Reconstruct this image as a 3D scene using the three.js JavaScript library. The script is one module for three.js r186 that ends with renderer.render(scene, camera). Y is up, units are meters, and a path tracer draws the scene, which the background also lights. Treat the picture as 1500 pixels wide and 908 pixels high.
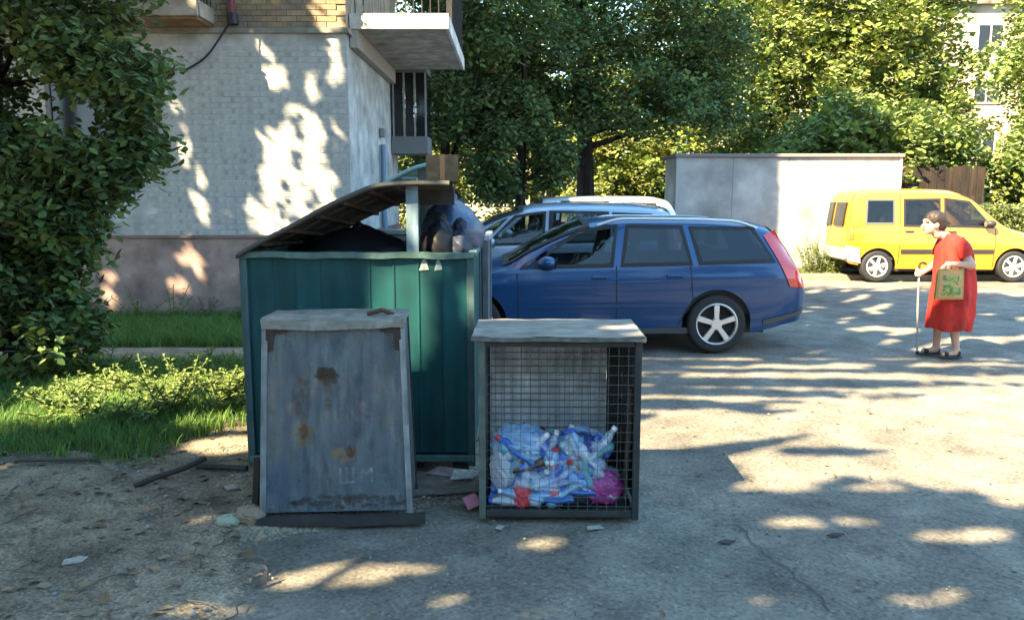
import * as THREE from 'three';
import { mergeGeometries } from 'three/addons/utils/BufferGeometryUtils.js';
import { RoundedBoxGeometry } from 'three/addons/geometries/RoundedBoxGeometry.js';
import { ImprovedNoise } from 'three/addons/math/ImprovedNoise.js';

// ---------- camera ----------
const scene = new THREE.Scene();
const camera = new THREE.PerspectiveCamera(42.17, 1500 / 908, 0.05, 600);
camera.position.set(0, 1.7, 0);
camera.rotation.x = -0.1427;

// ---------- renderer and exposure ----------
const renderer = new THREE.WebGLRenderer({ antialias: true });
renderer.toneMapping = THREE.LinearToneMapping;
renderer.toneMappingExposure = 8;
renderer.shadowMap.enabled = true;

// ---------- sun: behind the camera and to the left ----------
const TO_SUN = new THREE.Vector3(-0.74 * 0.707, 0.707, 0.67 * 0.707).normalize();
const sun = new THREE.DirectionalLight(new THREE.Color(1, 0.8, 0.49), 4.8);
sun.position.copy(TO_SUN).multiplyScalar(60);
sun.castShadow = true;
sun.shadow.mapSize.set(4096, 4096);
Object.assign(sun.shadow.camera, { left: -40, right: 40, top: 40, bottom: -40, near: 1, far: 160 });
sun.name = 'sun_light';
scene.add(sun); scene.add(sun.target);

// ---------- sky: clear summer air ----------
{
  const W = 512, Hh = 256, d = new Float32Array(W * Hh * 4);
  for (let j = 0; j < Hh; j++) for (let i = 0; i < W; i++) {
    const el = ((j + 0.5) / Hh - 0.5) * Math.PI, az = ((i + 0.5) / W - 0.5) * 2 * Math.PI;
    const dx = Math.cos(el) * Math.cos(az), dy = Math.sin(el), dz = Math.cos(el) * Math.sin(az);
    const k = Math.pow(1 - Math.max(0, dy), 3);
    const mu = dx * TO_SUN.x + dy * TO_SUN.y + dz * TO_SUN.z;
    const glow = 0.5 * Math.pow(Math.max(0, mu), 12) + 0.12 * (1 + mu * mu);
    let r = 0.13 + 0.5 * k + glow * 0.46, g = 0.36 + 0.5 * k + glow * 0.5, b = 0.66 + 0.28 * k + glow * 0.44;
    if (dy < 0) { const m = Math.min(1, -dy * 8); r += (0.12 - r) * m; g += (0.12 - g) * m; b += (0.11 - b) * m; }
    d.set([r * 0.51, g * 0.5, b * 0.51, 1], (j * W + i) * 4);
  }
  const t = new THREE.DataTexture(d, W, Hh, THREE.RGBAFormat, THREE.FloatType);
  t.mapping = THREE.EquirectangularReflectionMapping; t.magFilter = THREE.LinearFilter; t.minFilter = THREE.LinearFilter; t.needsUpdate = true;
  scene.background = t; scene.environment = t;
}

// ---------- helpers ----------
function rng(seed) { let a = seed >>> 0; return () => { a |= 0; a = a + 0x6D2B79F5 | 0; let t = Math.imul(a ^ a >>> 15, 1 | a); t = t + Math.imul(t ^ t >>> 7, 61 | t) ^ t; return ((t ^ t >>> 14) >>> 0) / 4294967296; }; }
const V = (x, y, z) => new THREE.Vector3(x, y, z);
const IN = new ImprovedNoise();
const noise = (x, y, z = 0.37) => IN.noise(x, y, z);
const lerp = (a, b, t) => a + (b - a) * t;
const clamp = (x, a = 0, b = 1) => Math.min(b, Math.max(a, x));
const smooth = (a, b, x) => { const t = clamp((x - a) / (b - a)); return t * t * (3 - 2 * t); };
const pw = (pts) => (x) => { // piecewise linear
  if (x <= pts[0][0]) return pts[0][1];
  for (let i = 1; i < pts.length; i++) if (x <= pts[i][0]) return lerp(pts[i - 1][1], pts[i][1], (x - pts[i - 1][0]) / (pts[i][0] - pts[i - 1][0]));
  return pts[pts.length - 1][1];
};
const pws = (pts) => { // monotone smooth interpolation through points
  const n = pts.length, s = [], m = [];
  for (let i = 0; i < n - 1; i++) s.push((pts[i + 1][1] - pts[i][1]) / (pts[i + 1][0] - pts[i][0]));
  for (let i = 0; i < n; i++) { const a = s[Math.max(0, i - 1)], b = s[Math.min(n - 2, i)]; m.push(a * b <= 0 ? 0 : 2 * a * b / (a + b)); }
  return (x) => {
    if (x <= pts[0][0]) return pts[0][1]; if (x >= pts[n - 1][0]) return pts[n - 1][1];
    let i = 0; while (x > pts[i + 1][0]) i++;
    const h = pts[i + 1][0] - pts[i][0], t = (x - pts[i][0]) / h, t2 = t * t, t3 = t2 * t;
    return (2 * t3 - 3 * t2 + 1) * pts[i][1] + (t3 - 2 * t2 + t) * h * m[i] + (-2 * t3 + 3 * t2) * pts[i + 1][1] + (t3 - t2) * h * m[i + 1];
  };
};
const taken = {};
function numbered(name) { const k = taken[name] || 0; taken[name] = k + 1; return k ? `${name}_${String(k).padStart(3, '0')}` : name; }
function info(o, label, category, group, kind) { o.userData = {}; if (label) o.userData.label = label; if (category) o.userData.category = category; if (group) o.userData.group = group; if (kind) o.userData.kind = kind; return o; }
function thing(name, label, category, pos = [0, 0, 0], turn = 0, group) { const o = new THREE.Group(); o.name = numbered(name); o.position.set(...pos); o.rotation.y = turn; scene.add(o); return info(o, label, category, group); }
function mesh(name, geo, mat, parent, pos) {
  const g = Array.isArray(geo) ? mergeGeometries(geo.map(x => { const y = x.index ? x.toNonIndexed() : x; for (const k of Object.keys(y.attributes)) if (!['position', 'normal', 'uv'].includes(k)) y.deleteAttribute(k); return y; })) : geo;
  const m = new THREE.Mesh(g, mat); m.name = parent === scene ? numbered(name) : name; m.castShadow = m.receiveShadow = true;
  if (pos) m.position.set(...pos); parent.add(m); return m;
}
const structure = (o) => { o.userData = { kind: 'structure' }; return o; };
function projUV(g, s = 1) { // uv in metres by dominant normal
  const p = g.attributes.position, n = g.attributes.normal, uv = new Float32Array(p.count * 2);
  for (let i = 0; i < p.count; i++) {
    const ax = Math.abs(n.getX(i)), ay = Math.abs(n.getY(i)), az = Math.abs(n.getZ(i));
    let u, v; if (ay > ax && ay > az) { u = p.getX(i); v = p.getZ(i); } else if (ax > az) { u = p.getZ(i); v = p.getY(i); } else { u = p.getX(i); v = p.getY(i); }
    uv[i * 2] = u * s; uv[i * 2 + 1] = v * s;
  }
  g.setAttribute('uv', new THREE.BufferAttribute(uv, 2)); return g;
}
function box(w, h, d, x = 0, y = 0, z = 0, r = 0) { // centred in x, z; y is the bottom
  const g = r ? new RoundedBoxGeometry(w, h, d, 2, r) : new THREE.BoxGeometry(w, h, d); g.translate(x, y + h / 2, z); return projUV(g);
}
function span(x0, x1, y0, y1, z0, z1, r = 0) { return box(Math.abs(x1 - x0), y1 - y0, Math.abs(z1 - z0), (x0 + x1) / 2, y0, (z0 + z1) / 2, r); }
function tube(pts, r, seg = 8, rad = 6) { return new THREE.TubeGeometry(new THREE.CatmullRomCurve3(pts.map(p => V(...p))), seg, r, rad, false); }
function bent(w, h, d, x, y, z, seed, amp = 0.006) { // a bar that has been knocked about
  const g = new THREE.BoxGeometry(w, h, d, Math.max(1, Math.round(w / 0.06)), 1, Math.max(1, Math.round(d / 0.06))); g.translate(x, y + h / 2, z); const p = g.attributes.position;
  for (let i = 0; i < p.count; i++) { const a = p.getX(i), b = p.getZ(i); p.setY(i, p.getY(i) + amp * (IN.noise(a * 3, b * 3, seed) + 0.5 * IN.noise(a * 9, b * 9, seed))); p.setZ(i, b + amp * IN.noise(a * 4, 2, seed + b)); }
  g.computeVertexNormals(); return projUV(g);
}
function rod(a, b, r, rad = 8, r2 = r) { const A = V(...a), B = V(...b), d = B.clone().sub(A), g = new THREE.CylinderGeometry(r2, r, d.length(), rad); g.translate(0, d.length() / 2, 0); g.applyQuaternion(new THREE.Quaternion().setFromUnitVectors(V(0, 1, 0), d.normalize())); g.translate(...a); return g; }
function bar(a, b, w, t) { const A = V(...a), B = V(...b), d = B.clone().sub(A), g = new THREE.BoxGeometry(w, d.length(), t); g.translate(0, d.length() / 2, 0); g.applyQuaternion(new THREE.Quaternion().setFromUnitVectors(V(0, 1, 0), d.normalize())); g.translate(...a); return projUV(g); }
function grid(nu, nv, f, closeU = false) { // f(u,v) -> [x,y,z,(u,v)]
  const pos = [], uv = [], idx = [];
  for (let j = 0; j <= nv; j++) for (let i = 0; i <= nu; i++) { const p = f(i / nu, j / nv); pos.push(p[0], p[1], p[2]); uv.push(p[3] ?? i / nu, p[4] ?? j / nv); }
  for (let j = 0; j < nv; j++) for (let i = 0; i < nu; i++) { const a = j * (nu + 1) + i, b = a + 1, c = a + nu + 1, d = c + 1; idx.push(a, b, d, a, d, c); }
  const g = new THREE.BufferGeometry(); g.setAttribute('position', new THREE.Float32BufferAttribute(pos, 3)); g.setAttribute('uv', new THREE.Float32BufferAttribute(uv, 2)); g.setIndex(idx); g.computeVertexNormals(); return g;
}

// ---------- textures ----------
function tileNoise(N, period, oct, seed) {
  const out = new Float32Array(N * N); let amp = 1, tot = 0;
  for (let o = 0; o < oct; o++) {
    const P = period * 2 ** o, R = rng(seed + o * 77), lat = Float32Array.from({ length: P * P }, R);
    for (let y = 0; y < N; y++) for (let x = 0; x < N; x++) {
      const fx = x / N * P, fy = y / N * P, x0 = Math.floor(fx), y0 = Math.floor(fy); let tx = fx - x0, ty = fy - y0; tx = tx * tx * (3 - 2 * tx); ty = ty * ty * (3 - 2 * ty);
      const X1 = (x0 + 1) % P, Y1 = (y0 + 1) % P;
      out[y * N + x] += amp * lerp(lerp(lat[y0 * P + x0], lat[y0 * P + X1], tx), lerp(lat[Y1 * P + x0], lat[Y1 * P + X1], tx), ty);
    }
    tot += amp; amp *= 0.55;
  }
  for (let i = 0; i < out.length; i++) out[i] /= tot;
  return out;
}
function dataTex(N, f, srgb = true, repeat = 1) {
  const d = new Uint8Array(N * N * 4);
  for (let i = 0; i < N * N; i++) { const c = f(i % N, Math.floor(i / N), i); d[i * 4] = clamp(c[0]) * 255; d[i * 4 + 1] = clamp(c[1]) * 255; d[i * 4 + 2] = clamp(c[2]) * 255; d[i * 4 + 3] = 255; }
  const t = new THREE.DataTexture(d, N, N); t.wrapS = t.wrapT = THREE.RepeatWrapping; t.magFilter = THREE.LinearFilter; t.minFilter = THREE.LinearMipmapLinearFilter; t.generateMipmaps = true;
  if (srgb) t.colorSpace = THREE.SRGBColorSpace; t.repeat.set(repeat, repeat); t.needsUpdate = true; return t;
}
const nA = tileNoise(512, 4, 6, 11), nB = tileNoise(512, 8, 6, 29), nFine = tileNoise(1024, 128, 2, 5), nMid = tileNoise(1024, 8, 6, 91);
const texAsphalt = dataTex(1024, (x, y, i) => { const s = nFine[i], m = nMid[i]; let v = 0.68 + (s - 0.5) * 0.27 + (m - 0.5) * 0.38; if (s > 0.83) v += 0.07; if (s < 0.2) v -= 0.09; return [v * 1.0, v * 0.995, v * 0.98]; }, true, 1 / 1.9);
const texAsphaltBump = dataTex(1024, (x, y, i) => { const v = nFine[i] * 0.8 + nMid[i] * 0.2; return [v, v, v]; }, false, 1 / 1.9);
const texGrime = dataTex(512, (x, y, i) => { const v = 0.84 + (nA[i] - 0.5) * 0.6 + (nB[i] - 0.5) * 0.35; return [v, v * 0.99, v * 0.97]; });
const texStreak = dataTex(512, (x, y, i) => { const c = nB[(Math.floor(y / 14) * 512 + x) % (512 * 512)], v = 0.82 + (c - 0.5) * 0.55 + (nA[i] - 0.5) * 0.4; return [v, v, v]; });
const texRough = dataTex(512, (x, y, i) => { const v = 0.55 + (nB[i] - 0.5) * 0.9; return [v, v, v]; }, false);
const texDirt = dataTex(512, (x, y, i) => { const f = nFine[(y * 2 % 1024) * 1024 + (x * 2) % 1024]; const v = 0.72 + (nA[i] - 0.5) * 0.6 + (f - 0.5) * 0.5; return [v, v * 0.95, v * 0.87]; }, true, 1 / 1.3);
const texDirtBump = dataTex(512, (x, y, i) => { const v = nB[i] * 0.7 + nFine[(y * 2 % 1024) * 1024 + (x * 2) % 1024] * 0.3; return [v, v, v]; }, false, 1 / 1.3);
const texBark = dataTex(512, (x, y, i) => { const c = nB[(Math.floor(y / 6) * 512 + (x * 3) % 512) % (512 * 512)], v = 0.5 + (c - 0.5) * 0.9 + (nA[i] - 0.5) * 0.3; return [v, v * 0.93, v * 0.84]; });
function canvasTex(w, h, draw) { const c = document.createElement('canvas'); c.width = w; c.height = h; draw(c.getContext('2d'), w, h); const t = new THREE.CanvasTexture(c); t.colorSpace = THREE.SRGBColorSpace; return t; }

// ---------- materials ----------
const C = (r, g, b) => new THREE.Color().setRGB(r, g, b);
const std = (c, roughness = 0.8, o = {}) => new THREE.MeshStandardMaterial({ color: c, roughness, side: THREE.DoubleSide, ...o });
const phys = (c, roughness, o = {}) => new THREE.MeshPhysicalMaterial({ color: c, roughness, side: THREE.DoubleSide, ...o });
const leafMat = (r, g, b, tr = 0.3) => phys(C(r, g, b), 0.85, { transmission: tr, thickness: 0, ior: 1.3 });
const rep = (t, s, s2 = s) => { const c = t.clone(); c.repeat.set(s, s2); c.needsUpdate = true; return c; };
const MAT = {
  asphalt: std(C(0.3, 0.275, 0.235), 0.93, { map: texAsphalt, bumpMap: texAsphaltBump, bumpScale: 0.0035, vertexColors: true }),
  dirt: std(C(0.32, 0.305, 0.275), 1, { map: texDirt, bumpMap: texDirtBump, bumpScale: 0.02, vertexColors: true }),
  soil: std(C(0.09, 0.085, 0.045), 1, { map: texDirt }),
  concrete: std(C(0.36, 0.35, 0.33), 0.95, { map: texDirt }),
  whitePaint: std(C(0.57, 0.595, 0.605), 0.85, { map: rep(texGrime, 0.6) }),
  plinth: std(C(0.44, 0.32, 0.295), 0.95, { map: rep(texGrime, 0.7), bumpMap: texDirtBump, bumpScale: 0.006 }),
  tan: std(C(0.44, 0.33, 0.22), 0.9, { map: rep(texGrime, 1) }),
  darkGlass: phys(C(0.012, 0.014, 0.016), 0.06, { specularIntensity: 1 }),
  rubber: std(C(0.012, 0.012, 0.013), 0.75),
  blackPlastic: std(C(0.02, 0.02, 0.022), 0.6),
  steel: std(C(0.35, 0.36, 0.37), 0.5, { metalness: 0.6, map: rep(texGrime, 1) }),
  rust: std(C(0.12, 0.055, 0.03), 0.95, { map: rep(texGrime, 2) }),
  darkIron: std(C(0.035, 0.033, 0.032), 0.8, { map: rep(texGrime, 2) }),
  bark: std(C(0.1, 0.08, 0.062), 1, { map: rep(texBark, 1), bumpMap: rep(texBark, 1), bumpScale: 0.02 }),
  wood: std(C(0.2, 0.13, 0.075), 0.85, { map: rep(texBark, 1) }),
  cardboard: std(C(0.3, 0.19, 0.1), 0.95, { map: rep(texGrime, 1) }),
  skin: std(C(0.5, 0.3, 0.22), 0.6, { vertexColors: true }),
};

// ================= GROUND =================
function sheet(name, xs, zs, fy, mat, fcol, uvs = 1) {
  const pos = [], uv = [], col = [], idx = [], nx = xs.length, nz = zs.length;
  for (const z of zs) for (const x of xs) { pos.push(x, fy(x, z), z); uv.push(x * uvs, z * uvs); const c = fcol ? fcol(x, z) : [1, 1, 1]; col.push(...c); }
  for (let j = 0; j < nz - 1; j++) for (let i = 0; i < nx - 1; i++) { const a = j * nx + i, b = a + 1, c = a + nx, d = c + 1; idx.push(a, d, b, a, c, d); }
  const g = new THREE.BufferGeometry(); g.setAttribute('position', new THREE.Float32BufferAttribute(pos, 3)); g.setAttribute('uv', new THREE.Float32BufferAttribute(uv, 2)); g.setAttribute('color', new THREE.Float32BufferAttribute(col, 3)); g.setIndex(idx); g.computeVertexNormals();
  const m = mesh(name, g, mat, scene); return structure(m);
}
const lin = (a, b, n) => Array.from({ length: n + 1 }, (_, i) => lerp(a, b, i / n));
const near = (a, b, n) => [-300, -120, -60, -30, ...lin(a, b, n), 30, 60, 120, 300].filter((v, i, s) => i === 0 || v > s[i - 1]);
const dust = (x, z) => { // dusty and oily patches in the asphalt
  const n = noise(x * 0.35, z * 0.35, 4.1) + 0.5 * noise(x * 1.1, z * 1.1, 9.3) + 0.3 * noise(x * 3.3, z * 3.3, 2.2);
  const st = smooth(0.28, 0.36, noise(x * 0.8 + 3, z * 0.8, 6.6)) * 0.12 + smooth(0.3, 0.42, noise(x * 2.1, z * 2.1, 15)) * 0.1; const v = 1 + 0.26 * n - st; return [v, v * (0.995), v * (0.985)];
};
sheet('asphalt_road', near(-14, 16, 200), near(-22, 4, 180).sort((a, b) => a - b), (x, z) => 0.012 * noise(x * 0.5, z * 0.5) * (z < 2 && z > -25 ? 1 : 0) - 0.012, MAT.asphalt, dust);

// bare soil round the bins: a low heap whose ragged edge dips under the asphalt
const dirtIn = (X, Z) => { // signed distance-like: >0 inside
  const edge = pw([[1.2, -0.75], [2.6, -1.0], [3.3, -1.12], [3.75, -1.2], [4.1, -0.62], [4.4, -0.2], [5.3, -0.05], [6.0, -0.1], [8, -0.4]])(Z);
  return Math.min(edge - X, 7.2 - Z, Z - 0.6) + 0.16 * noise(X * 1.9, Z * 1.9, 3) + 0.08 * noise(X * 6, Z * 6, 7);
};
sheet('bare_soil', lin(-9, 0.6, 190), lin(-7.6, -0.2, 150), (x, z) => { const k = smooth(-0.12, 0.3, dirtIn(x, -z)); return -0.04 + 0.058 * k + k * (0.018 * noise(x * 2.3, z * 2.3, 5) + 0.010 * noise(x * 7, z * 7, 5)); }, MAT.dirt, (x, z) => { const v = 1 + 0.3 * noise(x * 1.2, z * 1.2, 8) + 0.25 * noise(x * 4, z * 4, 1); return [v, v * (1 - 0.02 * noise(x, z)), v * 0.98]; });
const lawnIn = (X, Z) => Math.min(-1.72 - X + 0.25 * noise(X * 0.7, Z * 1.1, 6) - 0.55 * smooth(5.9, 5.1, Z), Z - 5.0 - 0.1 * noise(X * 1.7, 2) + 0.12 * (X + 3), 7.95 - Z);
sheet('lawn_soil', lin(-16, -1.4, 90), lin(-8.1, -4.6, 50), (x, z) => { const k = smooth(-0.1, 0.25, lawnIn(x, -z)); return -0.05 + 0.09 * k + 0.012 * k * noise(x * 3, z * 3); }, MAT.soil);
structure(mesh('footpath', span(-16, -2.3, -0.05, 0.05, -8.62, -8.0, 0.008), MAT.concrete, scene));
structure(mesh('lawn_soil', span(-16, -2.3, -0.05, 0.045, -10.95, -8.625), MAT.soil, scene));
structure(mesh('pavement', span(3.2, 12.6, -0.05, 0.1, -18.6, -16.1, 0.01), std(C(0.42, 0.38, 0.32), 0.95, { map: texDirt }), scene));
structure(mesh('far_lawn', span(-40, 60, -0.05, 0.06, -70, -24), std(C(0.12, 0.15, 0.04), 1, { map: texDirt }), scene));

// cracks in the asphalt: narrow bitumen-filled seams
{
  const m = std(C(0.05, 0.05, 0.05), 0.95);
  const crack = (pts, w) => { const g = grid(1, pts.length - 1, (u, v) => { const i = Math.round(v * (pts.length - 1)), p = pts[i], ww = w * (0.5 + 0.5 * Math.abs(noise(i * 1.3, 2, w * 90))); return [p[0] + (u - 0.5) * ww, 0.003 + 0.012 * noise(p[0] * 0.5, -p[1] * 0.5) - 0.012 + 0.0035, -p[1]]; }); const o = mesh('asphalt_crack', g, m, scene); structure(o); };
  const R = rng(17);
  const walk = (x, z, dx, dz, n) => { const p = []; for (let i = 0; i < n; i++) { p.push([x, z]); x += dx + (R() - 0.5) * 0.06; z += dz + (R() - 0.5) * 0.05; } return p; };
  crack(walk(1.16, 4.0, 0.012, -0.045, 20), 0.012); crack(walk(0.2, 3.2, 0.02, -0.03, 14), 0.006);
}

// ================= APARTMENT HOUSE =================
{
  const b = thing('apartment_house', 'apartment house with white painted brick ground floor, pink plinth and balconies', 'house');
  const FZ = -10.8, X1 = -2.14, X0 = -15, BZ = -15.4, HT = 16;
  const wallMat = MAT.whitePaint;
  mesh('wall', span(X0, X1 - 0.012, 1.16, 3.76, BZ, FZ - 0.0002), wallMat, b);
  mesh('plinth', span(X0, X1 + 0.03, -0.1, 1.12, BZ - 0.02, FZ + 0.05, 0.01), MAT.plinth, b);
  mesh('plinth_ledge', span(X0, X1 + 0.05, 1.12, 1.16, BZ - 0.02, FZ + 0.075, 0.006), std(C(0.3, 0.2, 0.18), 0.9, { map: rep(texGrime, 0.7) }), b);
  mesh('string_course', span(X0, X1 + 0.035, 3.76, 3.83, BZ, FZ + 0.045, 0.006), std(C(0.3, 0.29, 0.26), 0.9, { map: rep(texGrime, 0.7) }), b);
  mesh('upper_wall', span(X0, X1 - 0.012, 3.83, HT, BZ, FZ - 0.012), std(C(0.4, 0.32, 0.23), 0.9, { map: rep(texGrime, 0.7) }), b);
  mesh('roof', span(X0 - 0.3, X1 + 0.35, HT, HT + 0.25, BZ - 0.3, FZ + 0.35), MAT.concrete, b);
  // painted bricks, one by one: 300 as parts, the hidden ends of the courses joined
  const R = rng(3), bw = 0.25, bh = 0.065, jt = 0.007;
  const bg = [0, 1, 2].map(k => { const g = new RoundedBoxGeometry(bw, bh, 0.03, 1, 0.003 + 0.001 * k); return projUV(g); });
  const hg = projUV(new RoundedBoxGeometry(0.12, bh, 0.03, 1, 0.005));
  const wm = [0.575, 0.55, 0.6, 0.56].map((v, i) => std(C(v, v * (1.04 - 0.01 * (i % 2)), v * 1.055), 0.85, { map: rep(texGrime, 0.5 + 0.2 * i) }));
  const tm = [[0.42, 0.3, 0.18], [0.36, 0.27, 0.19], [0.47, 0.36, 0.24], [0.32, 0.26, 0.2]].map(c => std(C(...c), 0.92, { map: rep(texGrime, 1.5) }));
  const rest = []; let placed = 0;
  for (let j = 0; j < 34; j++) for (let i = 0; i < 10; i++) {
    const off = j % 2 ? 0.13 : 0, x = X1 - 0.002 - off - bw / 2 - i * (bw + jt), y = 1.165 + j * (bh + jt); if (y + bh > 3.755) continue;
    const z = FZ - 0.012 + (R() - 0.5) * 0.002, g = bg[Math.floor(R() * 3)];
    if (i === 0 && j % 2) { const m = mesh('half_brick', hg, wm[j % 4], b, [X1 - 0.062, y + bh / 2, z]); }
    if (placed < 300 && i < 9 && x > -4.62) { mesh('brick', g, wm[Math.floor(R() * 4)], b, [x, y + bh / 2, z]); placed++; }
    else { const c = g.clone(); c.translate(x, y + bh / 2, z); rest.push(c); }
  }
  if (rest.length) { const m = mesh('brickwork', rest, wm[0], b); m.userData.kind = 'stuff'; }
  for (let j = 0; j < 9; j++) for (let i = 0; i < 8; i++) {
    const off = j % 2 ? 0.13 : 0, x = X1 - 0.002 - off - bw / 2 - i * (bw + jt), y = 3.84 + j * (bh + jt);
    mesh('upper_brick', bg[Math.floor(R() * 3)], tm[Math.floor(R() * 4)], b, [x, y + bh / 2, FZ - 0.012 + (R() - 0.5) * 0.006]);
  }
  // ground floor window, left
  const w = mesh('window', [span(-6.1, -4.66, 2.08, 2.14, FZ - 0.03, FZ + 0.05), span(-6.1, -4.66, 3.32, 3.38, FZ - 0.03, FZ + 0.03), span(-6.1, -6.04, 2.14, 3.32, FZ - 0.03, FZ + 0.03), span(-4.72, -4.66, 2.14, 3.32, FZ - 0.03, FZ + 0.03), span(-5.4, -5.34, 2.14, 3.32, FZ - 0.03, FZ + 0.025)], std(C(0.12, 0.13, 0.13), 0.6), b);
  mesh('pane', span(-6.04, -5.4, 2.14, 3.32, FZ - 0.004, FZ + 0.004), MAT.darkGlass, w); mesh('pane', span(-5.34, -4.72, 2.14, 3.32, FZ - 0.004, FZ + 0.004), MAT.darkGlass, w);
  // balcony over the side wall, right
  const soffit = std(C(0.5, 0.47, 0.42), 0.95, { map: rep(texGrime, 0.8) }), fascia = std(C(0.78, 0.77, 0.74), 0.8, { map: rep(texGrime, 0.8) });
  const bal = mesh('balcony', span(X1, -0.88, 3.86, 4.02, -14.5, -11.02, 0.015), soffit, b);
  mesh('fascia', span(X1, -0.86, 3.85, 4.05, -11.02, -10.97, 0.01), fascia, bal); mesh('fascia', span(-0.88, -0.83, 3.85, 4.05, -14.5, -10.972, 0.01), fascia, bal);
  for (let i = 0; i < 12; i++) mesh('rail_bar', rod([X1 + 0.08 + i * 0.11, 4.04, -10.99], [X1 + 0.08 + i * 0.11, 4.9, -10.99], 0.009, 6), MAT.darkIron, bal);
  for (let i = 0; i < 16; i++) mesh('rail_bar', rod([-0.86, 4.04, -11.1 - i * 0.21], [-0.86, 4.9, -11.1 - i * 0.21], 0.009, 6), MAT.darkIron, bal);
  mesh('handrail', [rod([X1, 4.9, -10.99], [-0.86, 4.9, -10.99], 0.02), rod([-0.86, 4.9, -10.99], [-0.86, 4.9, -14.4], 0.02)], MAT.darkIron, bal);
  mesh('bracket', span(X1, X1 + 0.1, 3.62, 3.855, -14.5, -11.0), std(C(0.32, 0.3, 0.27), 0.95), bal);
  // glazed balconies of the upper storeys above it
  for (let k = 0; k < 4; k++) { const y = 6.66 + k * 2.8, ub = mesh('upper_balcony', span(X1, -0.86, y, y + 1.1, -14.5, -10.98, 0.01), fascia, b); mesh('balcony_roof', span(X1, -0.84, y + 2.35, y + 2.5, -14.5, -10.96), soffit, ub); for (let i = 0; i < 3; i++) mesh('pane', span(X1 + i * 0.43, X1 + i * 0.43 + 0.4, y + 1.1, y + 2.35, -11.03, -11.02), MAT.darkGlass, ub); for (let i = 0; i < 6; i++) mesh('pane', span(-0.9, -0.89, y + 1.1, y + 2.35, -14.45 + i * 0.57, -13.91 + i * 0.57), MAT.darkGlass, ub); for (let i = 0; i < 7; i++) mesh('mullion', box(0.05, 1.25, 0.05, -0.89, y + 1.1, -14.47 + i * 0.57), fascia, ub); }
  // glazed balcony box farther back on the same wall
  const gb = mesh('glazed_balcony', span(X1, -1.5, 2.42, 2.72, -15.3, -14.55), std(C(0.16, 0.16, 0.16), 0.9), b); mesh('balcony_roof', span(X1, -1.5, 3.82, 4.1, -15.3, -14.55), std(C(0.16, 0.16, 0.16), 0.9), gb);
  for (const x of [-2.1, -1.91, -1.72, -1.53]) mesh('mullion', span(x - 0.014, x + 0.014, 2.72, 3.82, -14.6, -14.56), std(C(0.26, 0.26, 0.26), 0.7), gb);
  for (const x of [-2.08, -1.89, -1.7]) mesh('pane', span(x, x + 0.15, 2.72, 3.82, -14.586, -14.578), MAT.darkGlass, gb);
  mesh('pane', span(-1.515, -1.505, 2.72, 3.82, -15.3, -14.61), MAT.darkGlass, gb);
  // meter box and pipe on the side wall
  mesh('meter_box', span(X1, X1 + 0.07, 2.62, 2.76, -13.45, -13.25, 0.006), std(C(0.2, 0.2, 0.2), 0.6), b);
  mesh('downpipe', rod([X1 + 0.05, 0, -13.25], [X1 + 0.05, 2.5, -13.25], 0.045), std(C(0.12, 0.2, 0.28), 0.6), b);
  // front balcony, upper left
  const fb = mesh('balcony', span(-7.6, -3.86, 3.83, 3.98, FZ, FZ + 0.55, 0.015), std(C(0.3, 0.2, 0.12), 0.95, { map: rep(texGrime, 0.8) }), b);
  mesh('fascia', span(-7.62, -3.84, 3.86, 4.05, FZ + 0.55, FZ + 0.6, 0.01), std(C(0.42, 0.37, 0.31), 0.9, { map: rep(texGrime, 0.8) }), fb);
  mesh('fascia', span(-3.86, -3.82, 3.86, 4.05, FZ + 0.06, FZ + 0.55, 0.01), std(C(0.42, 0.37, 0.31), 0.9, { map: rep(texGrime, 0.8) }), fb);
  for (let i = 0; i < 30; i++) mesh('rail_bar', rod([-3.9 - i * 0.12, 4.05, FZ + 0.57], [-3.9 - i * 0.12, 4.95, FZ + 0.57], 0.009, 6), MAT.darkIron, fb);
  for (let i = 0; i < 4; i++) mesh('rail_bar', rod([-3.85, 4.04, FZ + 0.1 + i * 0.11], [-3.85, 4.95, FZ + 0.1 + i * 0.11], 0.009, 6), MAT.darkIron, fb);
  mesh('handrail', [rod([-7.6, 4.1, FZ + 0.57], [-3.85, 4.1, FZ + 0.57], 0.02), rod([-7.6, 4.95, FZ + 0.57], [-3.85, 4.95, FZ + 0.57], 0.02)], MAT.darkIron, fb);
  // red downpipe with its black funnel
  mesh('red_downpipe', rod([-3.6, 3.98, FZ + 0.07], [-3.6, 6, FZ + 0.07], 0.05), std(C(0.16, 0.03, 0.035), 0.6), b);
  mesh('pipe_collar', rod([-3.58, 3.86, FZ + 0.08], [-3.58, 4.0, FZ + 0.08], 0.075, 10, 0.06), MAT.blackPlastic, b);
  mesh('cable', tube([[-3.62, 3.9, FZ + 0.06], [-3.78, 3.68, FZ + 0.05], [-3.98, 3.45, FZ + 0.04], [-4.3, 3.27, FZ + 0.02]], 0.014, 16, 5), MAT.blackPlastic, b);
}

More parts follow.
